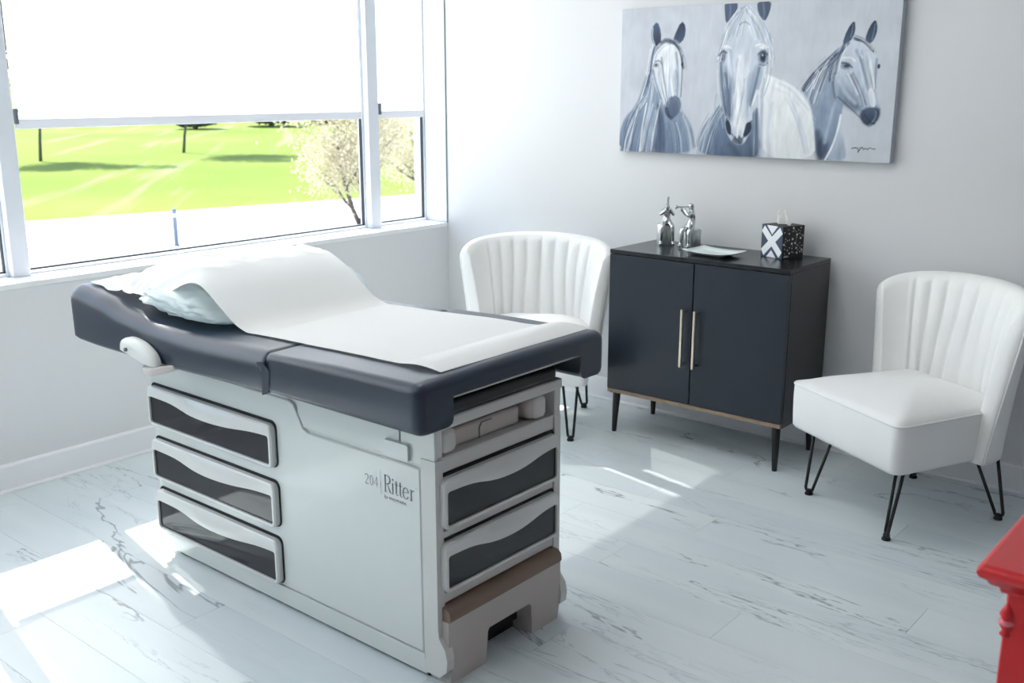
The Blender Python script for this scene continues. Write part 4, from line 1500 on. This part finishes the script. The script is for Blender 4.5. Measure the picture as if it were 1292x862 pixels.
for s in (-1, 1):
    xa, xb = sorted((s * .004, s * (a - bi - .046)))
    d = MB()
    d.box(xa, xb, -bb + bi + .003, -bb + bi + .013, .135, rh - .100, .003, 1)
    d.box(xa + .035, xb - .035, -bb + bi - .001, -bb + bi + .006, .175, rh - .140, .004, 1)
    dd = d.build('door', 'red_paint', rc)
    MB().lathe([(.004, 0), (.004, .008), (.010, .012), (.011, .018), (.006, .022)], (0, 0, 0), 14).build('knob', 'brass', dd)
    kb = dd.children[0]
    kb.rotation_euler = (math.pi / 2, 0, 0)
    kb.location = (s * .022, -bb + bi + .003, .42)

# ------------------------------------------------------------ canvas with three horses
PX0, PX1, PZ0, PZ1 = 1.0966, 2.3148, 1.180, 1.786
PWD, PHT = PX1 - PX0, PZ1 - PZ0
SH = {
    'l_body': [(0.126,0.746),(0.114,0.57),(0.091,0.434),(0.062,0.313),(0.026,0.259),(0.0,0.152),(-0.006,-0.012),(0.32,-0.007),(0.31,0.143),(0.286,0.243),(0.258,0.292),(0.225,0.333),(0.23,0.551)],
    'l_face': [(0.161,0.777),(0.211,0.774),(0.244,0.715),(0.256,0.616),(0.251,0.484),(0.252,0.384),(0.257,0.334),(0.242,0.258),(0.212,0.24),(0.191,0.299),(0.169,0.383),(0.144,0.468),(0.13,0.569),(0.133,0.687)],
    'l_muz': [(0.209,0.4),(0.243,0.401),(0.257,0.334),(0.244,0.266),(0.217,0.237),(0.194,0.273),(0.19,0.333)],
    'l_ear1': [(0.129,0.862),(0.146,0.902),(0.159,0.835),(0.159,0.749),(0.139,0.747),(0.127,0.804)],
    'l_ear2': [(0.22,0.799),(0.242,0.898),(0.257,0.861),(0.254,0.788),(0.236,0.752),(0.218,0.763)],
    'l_chest': [(0.148,0.391),(0.189,0.265),(0.197,-0.001),(0.146,-0.005),(0.163,0.178)],
    'l_lock': [(0.122,0.57),(0.132,0.695),(0.149,0.736),(0.184,0.779),(0.226,0.756),(0.249,0.691),(0.258,0.592)],
    'l_eye1': [(0.147,0.611)],
    'l_eye2': [(0.253,0.613)],
    'l_m1': [(0.125,0.721),(0.115,0.553),(0.082,0.348),(0.059,0.173),(0.035,0.004)],
    'l_m2': [(0.136,0.502),(0.129,0.348),(0.106,0.175),(0.093,0.013)],
    'l_m3': [(0.122,0.553),(0.102,0.382),(0.052,0.26),(0.017,0.1),(0.011,0.002)],
    'l_m4': [(0.158,0.434),(0.15,0.315),(0.128,0.141),(0.12,0.01)],
    'l_c1': [(0.222,0.232),(0.239,0.147),(0.247,0.003)],
    'l_c2': [(0.266,0.267),(0.293,0.15),(0.304,0.007)],
    'l_f1': [(0.189,0.718),(0.193,0.551),(0.193,0.333)],
    'l_f2': [(0.159,0.552),(0.173,0.434),(0.197,0.333)],
    'l_f3': [(0.22,0.568),(0.233,0.434)],
    'c_ear1': [(0.405,1.011),(0.455,1.009),(0.455,0.956),(0.425,0.889),(0.414,0.874),(0.408,0.945)],
    'c_ear2': [(0.524,1.008),(0.576,1.006),(0.571,0.931),(0.554,0.868),(0.528,0.934)],
    'c_head': [(0.476,0.977),(0.535,0.918),(0.573,0.824),(0.586,0.7),(0.571,0.545),(0.55,0.435),(0.529,0.324),(0.529,0.195),(0.517,0.13),(0.498,0.077),(0.476,0.075),(0.452,0.106),(0.428,0.191),(0.428,0.273),(0.406,0.354),(0.389,0.629),(0.402,0.819),(0.438,0.927)],
    'c_body': [(0.555,0.561),(0.6,0.52),(0.653,0.482),(0.697,0.421),(0.734,0.329),(0.749,0.175),(0.761,-0.004),(0.56,-0.01),(0.548,0.388)],
    'c_chest': [(0.407,0.362),(0.373,0.254),(0.337,0.169),(0.318,-0.007),(0.501,-0.005),(0.569,-0.009),(0.557,0.356),(0.52,0.276),(0.448,0.224)],
    'c_shL': [(0.398,0.629),(0.419,0.612),(0.445,0.499),(0.46,0.306),(0.453,0.224),(0.427,0.272),(0.41,0.354)],
    'c_blaze': [(0.457,0.722),(0.507,0.704),(0.519,0.578),(0.492,0.451),(0.494,0.275),(0.509,0.194),(0.469,0.16),(0.457,0.257),(0.464,0.387),(0.453,0.547)],
    'c_shR': [(0.523,0.593),(0.549,0.608),(0.556,0.53),(0.534,0.388),(0.505,0.323),(0.509,0.483)],
    'c_nos1': [(0.427,0.24),(0.443,0.24),(0.454,0.184),(0.453,0.134),(0.436,0.158)],
    'c_nos2': [(0.508,0.227),(0.526,0.236),(0.53,0.179),(0.511,0.13),(0.497,0.137),(0.503,0.178)],
    'c_mou': [(0.454,0.102),(0.474,0.144),(0.501,0.129),(0.498,0.077),(0.476,0.075)],
    'c_eye1': [(0.407,0.663)],
    'c_eye2': [(0.557,0.652)],
    'c_w0': [(0.481,0.969),(0.439,0.895),(0.412,0.787),(0.4,0.628)],
    'c_w1': [(0.481,0.969),(0.453,0.879),(0.433,0.77)],
    'c_w2': [(0.486,0.961),(0.479,0.877),(0.469,0.784)],
    'c_w3': [(0.486,0.969),(0.502,0.875),(0.527,0.765)],
    'c_w4': [(0.49,0.968),(0.537,0.872),(0.566,0.763),(0.586,0.638)],
    'c_w5': [(0.495,0.96),(0.551,0.841),(0.576,0.716),(0.578,0.545),(0.556,0.404)],
    'c_w6': [(0.464,0.955),(0.426,0.865),(0.406,0.74),(0.391,0.645)],
    'c_d1': [(0.466,0.862),(0.484,0.884),(0.502,0.859)],
    'c_d2': [(0.542,0.435),(0.525,0.34)],
    'c_d3': [(0.556,0.546),(0.557,0.356),(0.564,0.003)],
    'c_b1': [(0.597,0.357),(0.584,0.198),(0.599,0.006)],
    'c_b2': [(0.656,0.389),(0.694,0.266),(0.727,0.048)],
    'c_b3': [(0.619,0.482),(0.68,0.421),(0.726,0.313)],
    'c_h1': [(0.373,0.238),(0.338,0.119),(0.326,0.009)],
    'c_h2': [(0.409,0.321),(0.365,0.188),(0.341,0.002)],
    'r_neck': [(0.839,0.733),(0.786,0.654),(0.733,0.558),(0.697,0.467),(0.701,0.427),(0.732,0.36),(0.749,0.19),(0.759,-0.002),(0.862,-0.002),(0.853,0.104),(0.832,0.21),(0.837,0.331),(0.844,0.392),(0.862,0.541)],
    'r_dark': [(0.751,0.206),(0.781,0.146),(0.808,0.086),(0.787,-0.003),(0.759,-0.002)],
    'r_lite': [(0.834,0.286),(0.852,0.104),(0.862,-0.002),(0.791,-0.003),(0.816,0.102),(0.829,0.21)],
    'r_head': [(0.84,0.711),(0.872,0.76),(0.904,0.729),(0.926,0.67),(0.948,0.583),(0.937,0.496),(0.944,0.393),(0.958,0.334),(0.958,0.275),(0.937,0.222),(0.914,0.226),(0.896,0.273),(0.871,0.317),(0.838,0.354),(0.813,0.391),(0.8,0.497),(0.815,0.631)],
    'r_muz': [(0.902,0.333),(0.957,0.346),(0.959,0.275),(0.937,0.221),(0.912,0.227),(0.893,0.276)],
    'r_strip': [(0.914,0.452),(0.931,0.452),(0.945,0.341),(0.925,0.336)],
    'r_ear1': [(0.825,0.719),(0.836,0.806),(0.853,0.858),(0.857,0.79),(0.846,0.74)],
    'r_ear2': [(0.896,0.744),(0.905,0.816),(0.919,0.857),(0.926,0.8),(0.919,0.743),(0.908,0.722)],
    'r_eye1': [(0.841,0.588)],
    'r_eye2': [(0.942,0.583)],
    'r_cheek': [(0.808,0.512),(0.836,0.496),(0.884,0.392),(0.902,0.318),(0.871,0.317),(0.838,0.354),(0.813,0.391)],
    'r_m0': [(0.847,0.718),(0.796,0.601),(0.788,0.497)],
    'r_m1': [(0.828,0.704),(0.765,0.587),(0.738,0.436)],
    'r_m2': [(0.81,0.668),(0.75,0.558),(0.705,0.436)],
    'r_m3': [(0.854,0.732),(0.815,0.645),(0.8,0.497)],
    'r_m4': [(0.787,0.639),(0.726,0.528),(0.7,0.444)],
    'r_m5': [(0.765,0.572),(0.745,0.467),(0.732,0.36)],
    'r_lock': [(0.861,0.753),(0.889,0.737),(0.922,0.67)],
    'r_f1': [(0.889,0.643),(0.905,0.54),(0.924,0.437)],
    'r_f2': [(0.855,0.526),(0.882,0.437),(0.901,0.348)],
    'sig1': [(0.877,0.082),(0.892,0.089),(0.901,0.074),(0.896,0.054),(0.906,0.085),(0.912,0.093),(0.915,0.075),(0.921,0.088),(0.928,0.076),(0.933,0.092),(0.942,0.083),(0.952,0.084)],
    'sig2': [(0.884,0.085),(0.912,0.089)],
    'extra': [
        ('l',[(0.253,0.674),(0.254,0.55),(0.252,0.393)],0.008,0.006,'dk',0.8),
        ('l',[(0.227,0.691),(0.238,0.567),(0.237,0.409)],0.016,0.012,'bl',0.7),
        ('l',[(0.199,0.734),(0.208,0.568),(0.22,0.401)],0.016,0.012,'wh',0.8),
        ('l',[(0.168,0.661),(0.181,0.518),(0.203,0.333)],0.01,0.008,'sl',0.65),
        ('l',[(0.135,0.578),(0.15,0.476),(0.174,0.375)],0.01,0.008,'sl',0.7),
        ('l',[(0.163,0.552),(0.169,0.451),(0.187,0.358)],0.01,0.008,'wh',0.8),
        ('l',[(0.144,0.636),(0.161,0.644),(0.171,0.615)],0.01,0.006,'sl',0.8),
        ('l',[(0.139,0.737),(0.128,0.654),(0.123,0.553),(0.113,0.468)],0.012,0.016,'sl',0.8),
        ('l',[(0.132,0.754),(0.123,0.654),(0.118,0.553)],0.005,0.006,'wh',0.8),
        ('l',[(0.166,0.765),(0.188,0.787),(0.216,0.766),(0.238,0.716)],0.02,0.016,'dk',0.75),
        ('l',[(0.159,0.736),(0.176,0.755),(0.188,0.758)],0.006,0.004,'lt',0.8),
        ('l',[(0.208,0.753),(0.226,0.733),(0.239,0.696)],0.005,0.004,'lt',0.7),
        ('l',[(0.176,0.264),(0.185,0.145),(0.19,0.007)],0.026,0.03,'sl',0.7),
        ('l',[(0.163,0.332),(0.174,0.178),(0.175,0.006)],0.012,0.014,'dk',0.45),
        ('l',[(0.083,0.313),(0.059,0.155),(0.054,-0.0)],0.01,0.012,'sl',0.7),
        ('l',[(0.032,0.224),(0.016,0.1),(0.014,-0.003)],0.014,0.016,'sl',0.6),
        ('l',[(0.113,0.348),(0.096,0.175),(0.088,-0.001)],0.008,0.01,'wh',0.8),
        ('l',[(0.256,0.267),(0.273,0.166),(0.282,0.014)],0.02,0.03,'bl',0.6),
        ('l',[(0.238,0.215),(0.258,0.115),(0.264,0.013)],0.008,0.01,'lt',0.6),
        ('l',[(0.198,0.316),(0.205,0.268),(0.222,0.245)],0.008,0.008,'dk',0.8),
        ('l',[(0.23,0.384),(0.247,0.351),(0.248,0.309)],0.01,0.008,'bl',0.6),
        ('r',[(0.819,0.399),(0.854,0.344),(0.895,0.276)],0.01,0.008,'dk',0.6),
        ('r',[(0.824,0.608),(0.844,0.603),(0.859,0.578)],0.012,0.008,'dk',0.8),
        ('r',[(0.831,0.637),(0.85,0.641),(0.867,0.617)],0.012,0.008,'wh',0.8),
        ('r',[(0.868,0.68),(0.893,0.584),(0.914,0.452)],0.016,0.012,'bl',0.6),
        ('r',[(0.907,0.664),(0.923,0.554),(0.934,0.452)],0.014,0.01,'wh',0.8),
        ('r',[(0.934,0.627),(0.934,0.525),(0.937,0.452)],0.01,0.008,'sl',0.6),
        ('r',[(0.862,0.541),(0.888,0.466),(0.912,0.356)],0.016,0.014,'sl',0.6),
        ('r',[(0.82,0.496),(0.843,0.422),(0.877,0.362)],0.02,0.018,'lt',0.55),
        ('r',[(0.846,0.541),(0.865,0.474),(0.883,0.415)],0.008,0.01,'wh',0.6),
        ('r',[(0.803,0.542),(0.8,0.467),(0.811,0.394)],0.014,0.01,'sl',0.6),
        ('r',[(0.911,0.289),(0.929,0.244),(0.944,0.238)],0.008,0.006,'dk',0.9),
        ('r',[(0.944,0.327),(0.952,0.308),(0.95,0.29)],0.008,0.006,'dk',0.9),
        ('r',[(0.827,0.719),(0.811,0.631),(0.807,0.542)],0.014,0.01,'dk',0.65),
        ('r',[(0.836,0.711),(0.821,0.63),(0.816,0.556)],0.006,0.004,'wh',0.8),
        ('r',[(0.791,0.631),(0.771,0.542),(0.758,0.436)],0.012,0.01,'sl',0.7),
        ('r',[(0.78,0.624),(0.754,0.542),(0.737,0.451)],0.006,0.008,'wh',0.7),
        ('r',[(0.734,0.543),(0.715,0.49),(0.703,0.439)],0.014,0.012,'dk',0.75),
        ('r',[(0.78,0.391),(0.769,0.268),(0.767,0.145)],0.03,0.03,'bl',0.5),
        ('r',[(0.81,0.361),(0.798,0.239),(0.787,0.115)],0.016,0.02,'lt',0.35),
        ('r',[(0.762,0.176),(0.771,0.083),(0.777,0.006)],0.03,0.03,'dk',0.6),
        ('r',[(0.847,0.761),(0.851,0.812),(0.851,0.841)],0.008,0.004,'bl',0.8),
        ('r',[(0.914,0.743),(0.919,0.8),(0.92,0.836)],0.007,0.004,'bl',0.8),
        ('c',[(0.4,0.62),(0.41,0.483),(0.43,0.273)],0.012,0.012,'dk',0.55),
        ('c',[(0.421,0.548),(0.438,0.419),(0.447,0.273)],0.018,0.014,'sl',0.6),
        ('c',[(0.546,0.585),(0.533,0.467),(0.52,0.34)],0.014,0.012,'sl',0.7),
        ('c',[(0.567,0.608),(0.561,0.514),(0.547,0.412)],0.01,0.008,'wh',0.8),
        ('c',[(0.512,0.546),(0.506,0.419),(0.512,0.275)],0.014,0.012,'mid',0.7),
        ('c',[(0.472,0.658),(0.47,0.499),(0.473,0.274)],0.02,0.016,'wh',0.7),
        ('c',[(0.435,0.707),(0.447,0.579),(0.456,0.451)],0.012,0.012,'mid',0.6),
        ('c',[(0.395,0.669),(0.408,0.7),(0.422,0.684)],0.014,0.01,'dk',0.8),
        ('c',[(0.54,0.671),(0.555,0.694),(0.571,0.667)],0.014,0.01,'dk',0.75),
        ('c',[(0.545,0.605),(0.563,0.595),(0.573,0.615)],0.01,0.008,'sl',0.7),
        ('c',[(0.528,0.726),(0.55,0.736),(0.566,0.716)],0.012,0.008,'wh',0.9),
        ('c',[(0.409,0.724),(0.425,0.729),(0.439,0.71)],0.012,0.008,'wh',0.8),
        ('c',[(0.434,0.248),(0.449,0.208),(0.45,0.151)],0.012,0.01,'dk',0.8),
        ('c',[(0.526,0.236),(0.523,0.179),(0.501,0.129)],0.012,0.01,'dk',0.85),
        ('c',[(0.455,0.151),(0.475,0.111),(0.489,0.092)],0.012,0.012,'dk',0.6),
        ('c',[(0.467,0.225),(0.479,0.169),(0.477,0.128)],0.014,0.01,'wh',0.8),
        ('c',[(0.494,0.226),(0.5,0.178),(0.492,0.129)],0.008,0.006,'wh',0.8),
        ('c',[(0.584,0.762),(0.591,0.669),(0.589,0.584)],0.006,0.004,'wh',0.8),
        ('c',[(0.575,0.808),(0.592,0.7),(0.599,0.607)],0.004,0.003,'mid',0.8),
        ('c',[(0.388,0.725),(0.383,0.645),(0.388,0.589)],0.005,0.004,'lt',0.8),
        ('c',[(0.565,0.514),(0.562,0.356),(0.569,0.069)],0.01,0.016,'mid',0.6),
        ('c',[(0.542,0.276),(0.552,0.164),(0.555,0.003)],0.03,0.03,'sl',0.6),
        ('c',[(0.52,0.13),(0.526,0.066),(0.533,0.001)],0.03,0.03,'dk',0.35),
        ('c',[(0.401,0.255),(0.386,0.122),(0.384,0.005)],0.03,0.03,'bl',0.5),
        ('c',[(0.452,0.077),(0.472,0.037),(0.492,-0.003)],0.03,0.03,'dk',0.35),
        ('c',[(0.601,0.498),(0.588,0.357),(0.602,0.199)],0.016,0.02,'lt',0.5),
        ('c',[(0.427,0.99),(0.43,0.943),(0.426,0.904)],0.014,0.008,'bl',0.6),
        ('c',[(0.546,0.986),(0.552,0.932),(0.55,0.894)],0.014,0.008,'bl',0.6),
    ],
}
def paint_canvas(W_, H_):
    u = np.linspace(0, 1, W_)[None, :].repeat(H_, 0)
    v = np.linspace(0, 1, H_)[:, None].repeat(W_, 1)
    X, Y = u * 2.01, v                      # same unit both ways (canvas height = 1)
    img = np.zeros((H_, W_, 3))
    rng = np.random.RandomState(3)
    def blur(a, k):
        for ax in (0, 1):
            c = np.cumsum(np.pad(a, [(k + 1, k) if i == ax else (0, 0) for i in range(a.ndim)], mode='edge'), axis=ax)
            n_ = a.shape[ax]
            a = (np.take(c, range(2 * k + 1, 2 * k + 1 + n_), ax) - np.take(c, range(0, n_), ax)) / (2 * k + 1)
        return a
    def fbm(kx, ky):
        t = np.zeros((H_, W_))
        for k in (1, 2):
            q = rng.rand(H_, W_)
            for _ in range(2):
                c = np.cumsum(np.pad(q, [(0, 0), (kx // k + 1, kx // k)], mode='wrap'), 1); q = (c[:, 2 * (kx // k) + 1:] - c[:, :-(2 * (kx // k) + 1)])[:, :W_] / (2 * (kx // k) + 1)
                c = np.cumsum(np.pad(q, [(ky // k + 1, ky // k), (0, 0)], mode='wrap'), 0); q = (c[2 * (ky // k) + 1:, :] - c[:-(2 * (ky // k) + 1), :])[:H_, :] / (2 * (ky // k) + 1)
            t += (q - q.mean()) / (q.std() + 1e-9) / k
        return t
    brushv = fbm(2, 9)
    clouds = fbm(16, 14)
    C = lambda r, g, b: np.array(srgb(r, g, b)[:3])
    bgc = C(200, 205, 212)
    img[:] = bgc * (1 + 0.022 * clouds[..., None] + 0.012 * brushv[..., None])
    def sdf(P):
        P = [(p[0] * 2.01, p[1]) for p in P]
        d = np.full(X.shape, 9.0)
        ins = np.zeros(X.shape, bool)
        for i in range(len(P)):
            (x0, y0), (x1, y1) = P[i - 1], P[i]
            ex, ey = x1 - x0, y1 - y0
            t = np.clip(((X - x0) * ex + (Y - y0) * ey) / (ex * ex + ey * ey + 1e-12), 0, 1)
            d = np.minimum(d, np.hypot(X - x0 - t * ex, Y - y0 - t * ey))
            c = ((y0 > Y) != (y1 > Y)) & (X < (x1 - x0) * (Y - y0) / (y1 - y0 + 1e-12) + x0)
            ins ^= c
        return np.where(ins, -d, d)
    def lay(a, col):
        img[:] = img * (1 - a[..., None]) + col * a[..., None]
    def fill(key, ca, cb_=None, soft=.012, axis=(0, 1), alpha=1.0, tex=.10):
        P = SH[key]
        if '_ear' in key and key[0] != 'c':
            mx_, my_ = sum(p[0] for p in P) / len(P), sum(p[1] for p in P) / len(P)
            P = [(mx_ + (p[0] - mx_) * 1.3, my_ + (p[1] - my_) * 1.12) for p in P]
        P = smooth(P, True, 1 if '_ear' in key else None)
        d = sdf(P)
        a = np.clip(.5 - d / soft, 0, 1)
        a = a * a * (3 - 2 * a) * alpha
        col = ca
        if cb_ is not None:
            q = np.array([(p[0] * 2.01) * axis[0] + p[1] * axis[1] for p in P])
            t = np.clip(((X * axis[0] + Y * axis[1]) - q.min()) / (q.max() - q.min()), 0, 1)[..., None]
            col = ca * (1 - t) + cb_ * t
        lay(a, col * (1 + tex * .5 * brushv[..., None]))
    def smooth(P, closed=False, it=None):
        for _ in range(it if it is not None else (1 if closed and len(P) < 8 else 2)):
            Q = []
            n_ = len(P)
            for i in range(n_ if closed else n_ - 1):
                p, q = P[i], P[(i + 1) % n_]
                Q += [(p[0] * .75 + q[0] * .25, p[1] * .75 + q[1] * .25), (p[0] * .25 + q[0] * .75, p[1] * .25 + q[1] * .75)]
            if not closed: Q = [P[0]] + Q + [P[-1]]
            P = Q
        return P
    def stroke(P, w0, w1, col, alpha=.8, soft=.5, dx=0, dy=0):
        if isinstance(P, str): P = SH[P]
        P = [((p[0] + dx) * 2.01, p[1] + dy) for p in smooth(P)]
        best = np.full(X.shape, -9.0)
        n_ = len(P) - 1
        for i in range(n_):
            (x0, y0), (x1, y1) = P[i], P[i + 1]
            ex, ey = x1 - x0, y1 - y0
            t = np.clip(((X - x0) * ex + (Y - y0) * ey) / (ex * ex + ey * ey + 1e-12), 0, 1)
            w = w0 + (w1 - w0) * (i + t) / n_
            best = np.maximum(best, 1 - np.hypot(X - x0 - t * ex, Y - y0 - t * ey) / w)
        lay(np.clip(best / soft, 0, 1) * alpha, col * (1 + .06 * brushv[..., None]))
    hr = np.random.RandomState(8)
    def hair(keys, n, jit, cols, w=(.003, .007), alpha=.7):
        for _ in range(n):
            A_ = SH[keys[hr.randint(len(keys))]]
            j = hr.normal(0, jit, 2)
            j2 = hr.normal(0, jit * .5, 2)
            n_ = len(A_)
            lo = hr.randint(0, max(1, n_ - 2))
            P_ = [(p[0] + (j[0] + j2[0] * i / n_) * .5, p[1] + j[1] + j2[1] * i / n_) for i, p in enumerate(A_)][lo:]
            stroke(P_, hr.uniform(*w), hr.uniform(*w) * .5, cols[hr.randint(len(cols))], alpha * hr.uniform(.6, 1), .8)
    def dot(key, rx, ry, col, alpha=1.0, dx=0, dy=0):
        p = SH[key][0]
        d = np.hypot((X - (p[0] + dx) * 2.01) / rx, (Y - p[1] - dy) / ry)
        a = np.clip((1.15 - d) / .5, 0, 1) * alpha
        lay(a, col)
    dk, sl, bl, mid_, lt, wh = C(48, 58, 76), C(84, 99, 122), C(124, 141, 164), C(164, 178, 195), C(206, 214, 223), C(240, 243, 244)
    CN = {'dk': dk, 'sl': sl, 'bl': bl, 'mid': mid_, 'lt': lt, 'wh': wh}
    def extra(g):
        for (g_, P_, a_, b_, c_, al_) in SH['extra']:
            if g_ == g:
                stroke(P_, a_, b_, CN[c_], al_, .9)
    # left horse
    fill('l_body', C(112, 129, 152), mid_, .02)
    fill('l_chest', sl, sl, .03, alpha=.85)
    for k, (s_, c_, w_) in enumerate((('l_m1', lt, .020), ('l_m2', wh, .018), ('l_m3', sl, .016), ('l_m4', mid_, .018), ('l_c1', sl, .008), ('l_c2', lt, .026))):
        stroke(s_, w_ * .5, w_, c_, .75, .8)
    stroke('l_m1', .006, .008, sl, .7, .6, .012); stroke('l_m2', .006, .008, sl, .7, .6, -.012); stroke('l_m4', .005, .008, wh, .6, .6, .016); stroke('l_m3', .004, .007, lt, .7, .6, .012)
    hair(['l_m1', 'l_m2', 'l_m3', 'l_m4'], 46, .016, [lt, wh, sl, bl, mid_])
    hair(['l_c1', 'l_c2'], 14, .020, [lt, bl, mid_, sl])
    fill('l_ear1', dk, sl, .01); fill('l_ear2', sl, dk, .01)
    stroke([SH['l_ear1'][0], SH['l_ear1'][5], SH['l_ear1'][4]], .008, .008, lt, .6)
    fill('l_face', mid_, wh, .014)
    stroke('l_f1', .03, .016, wh, .65, .9); stroke('l_f2', .008, .012, bl, .75, .8); stroke('l_f3', .012, .016, bl, .6, .8); stroke('l_f2', .006, .008, wh, .7, .8, .010)
    fill('l_muz', sl, C(110, 122, 140), .016); stroke([SH['l_muz'][6], SH['l_muz'][5], SH['l_muz'][4]], .014, .010, dk, .75, .8)
    hair(['l_f1', 'l_f2', 'l_f3'], 22, .012, [wh, lt, mid_, bl], (.004, .010), .5)
    stroke('l_lock', .020, .016, C(78, 92, 112), .85, .9); hair(['l_lock'], 14, .010, [dk, sl, lt, bl]); stroke('l_lock', .005, .005, lt, .6, .7, .004, .012)
    dot('l_eye1', .026, .020, sl, .55); dot('l_eye1', .011, .009, dk, .9); dot('l_eye2', .010, .018, dk)
    extra('l')
    # right horse
    fill('r_neck', bl, mid_, .02)
    fill('r_dark', dk, sl, .05, alpha=.8)
    fill('r_lite', mid_, lt, .02, alpha=.8); stroke([SH['r_lite'][0], SH['r_lite'][5], SH['r_lite'][4], SH['r_lite'][3]], .010, .008, wh, .8)
    for k in range(6):
        stroke('r_m%d' % k, .012, .008, (dk, mid_, sl, lt, dk, bl)[k], .8, .7)
        stroke('r_m%d' % k, .005, .006, (lt, sl, wh, sl, lt, wh)[k], .7, .7, .010)
    hair(['r_m%d' % k for k in range(6)], 60, .016, [dk, sl, lt, wh, bl])
    fill('r_ear1', sl, dk, .008); fill('r_ear2', sl, dk, .008)
    fill('r_head', mid_, lt, .012)
    fill('r_cheek', sl, mid_, .06, alpha=.9)
    stroke([(p[0] - .004, p[1]) for p in SH['r_f1']], .034, .03, lt, .5, 1)
    stroke('r_f1', .020, .014, wh, .75, .9); stroke('r_f2', .018, .014, sl, .55, .9); stroke('r_f2', .008, .008, lt, .6, .9, .014, .01)
    hair(['r_f1', 'r_f2'], 26, .014, [wh, lt, mid_, sl, bl], (.004, .011), .5)
    fill('r_muz', dk, sl, .02); stroke([SH['r_muz'][1], SH['r_muz'][2], SH['r_muz'][3]], .010, .010, C(120, 136, 156), .7, .8, -.012)
    fill('r_strip', lt, wh, .010)
    hair(['r_lock'], 10, .010, [dk, sl, lt])
    stroke('r_lock', .016, .006, dk, .85, .7); stroke('r_lock', .006, .004, lt, .7, .7, -.004, .012)
    dot('r_eye1', .036, .024, sl, .65, -.003); dot('r_eye1', .020, .011, dk, .9); dot('r_eye2', .010, .016, dk)
    extra('r')
    # centre horse
    fill('c_chest', sl, bl, .02)
    stroke('c_h1', .010, .014, lt, .7, .8); stroke('c_h2', .012, .018, mid_, .7, .8); stroke('c_h2', .005, .008, lt, .7, .8, .018)
    hair(['c_h1', 'c_h2'], 26, .022, [lt, mid_, bl, sl])
    fill('c_body', C(222, 226, 228), wh, .018, tex=.05)
    stroke('c_b1', .02, .03, mid_, .35, 1); stroke('c_b2', .02, .03, mid_, .30, 1); stroke('c_b3', .012, .01, lt, .7, 1); stroke('c_d3', .012, .024, bl, .45, 1)
    hair(['c_b1', 'c_b2', 'c_b3', 'c_d3'], 30, .030, [mid_, lt, wh, wh], (.006, .016), .35)
    fill('c_ear1', C(84, 94, 112), sl, .008); fill('c_ear2', sl, C(84, 94, 112), .008)
    fill('c_head', C(196, 205, 216), lt, .014)
    fill('c_shL', sl, bl, .05, alpha=.9); fill('c_shR', bl, mid_, .05, alpha=.85)
    fill('c_blaze', wh, lt, .05)
    hair(['c_d2', 'c_b1'], 0, .01, [wh])
    for q_ in range(26):
        x_ = hr.uniform(.385, .50); y_ = hr.uniform(.35, .72)
        stroke([(x_, y_), (x_ + hr.uniform(-.008, .008), y_ - .10), (x_ + (.445 - x_) * .35, y_ - .24)], .010, .005, [wh, lt, mid_, bl][hr.randint(4)], .4, .9)
    stroke('c_d2', .012, .008, wh, .8)
    fill('c_nos1', dk, dk, .012); fill('c_nos2', dk, dk, .012); fill('c_mou', C(80, 90, 108), dk, .02, alpha=.85)
    dot('c_eye1', .030, .050, sl, .8); dot('c_eye1', .012, .034, dk); dot('c_eye2', .040, .050, sl, .75); dot('c_eye2', .024, .034, dk); dot('c_eye2', .006, .008, lt, .8, -.003, .012)
    dot('c_eye2', .034, .012, wh, .85, 0, .062); dot('c_eye1', .028, .014, wh, .7, .010, .060)
    for k in range(7):
        stroke('c_w%d' % k, .012, .008, (lt, wh, lt, wh, wh, lt, wh)[k], .85, .8)
        stroke('c_w%d' % k, .004, .004, bl, .7, .8, .012 * (1 if k > 2 else -1))
    hair(['c_w%d' % k for k in range(7)], 54, .010, [wh, wh, lt, mid_, bl], (.003, .006))
    stroke('c_d1', .008, .006, sl, .45)
    extra('c')
    stroke('sig1', .0045, .0035, dk, .9, .6); stroke('sig2', .003, .002, dk, .7, .6)
    return np.clip(img, 0.0, 0.95)

art = thing('canvas_painting', (PX0 + PWD / 2, 0, PZ0), 0, 'wide grey blue canvas painting of three horses above the black cabinet', 'painting')
MB().box(-PWD / 2, PWD / 2, -.0365, -.0005, 0, PHT, .002, 1).build('canvas', 'canvas_edge', art)
GW, GH = 520, 260
img = paint_canvas(GW, GH)
gx, gz = np.meshgrid(np.linspace(-PWD / 2 + .001, PWD / 2 - .001, GW), np.linspace(.001, PHT - .001, GH))
co = np.stack([gx, np.full_like(gx, -.0372), gz], -1).reshape(-1, 3)
idx = np.arange(GW * GH).reshape(GH, GW)
quads = np.stack([idx[:-1, :-1], idx[:-1, 1:], idx[1:, 1:], idx[1:, :-1]], -1).reshape(-1, 4)
me = bpy.data.meshes.new('painted_face')
me.vertices.add(len(co)); me.vertices.foreach_set('co', co.ravel())
me.loops.add(quads.size); me.loops.foreach_set('vertex_index', quads.ravel())
me.polygons.add(len(quads)); me.polygons.foreach_set('loop_start', np.arange(0, quads.size, 4))
me.update(calc_edges=True)
at = me.color_attributes.new('paint', 'FLOAT_COLOR', 'POINT')
at.data.foreach_set('color', np.concatenate([img.reshape(-1, 3), np.ones((GW * GH, 1))], 1).astype(np.float32).ravel())
me.materials.append(MATS['painted_canvas'])
fo = bpy.data.objects.new('painted_face', me)
COL.objects.link(fo); fo.parent = art
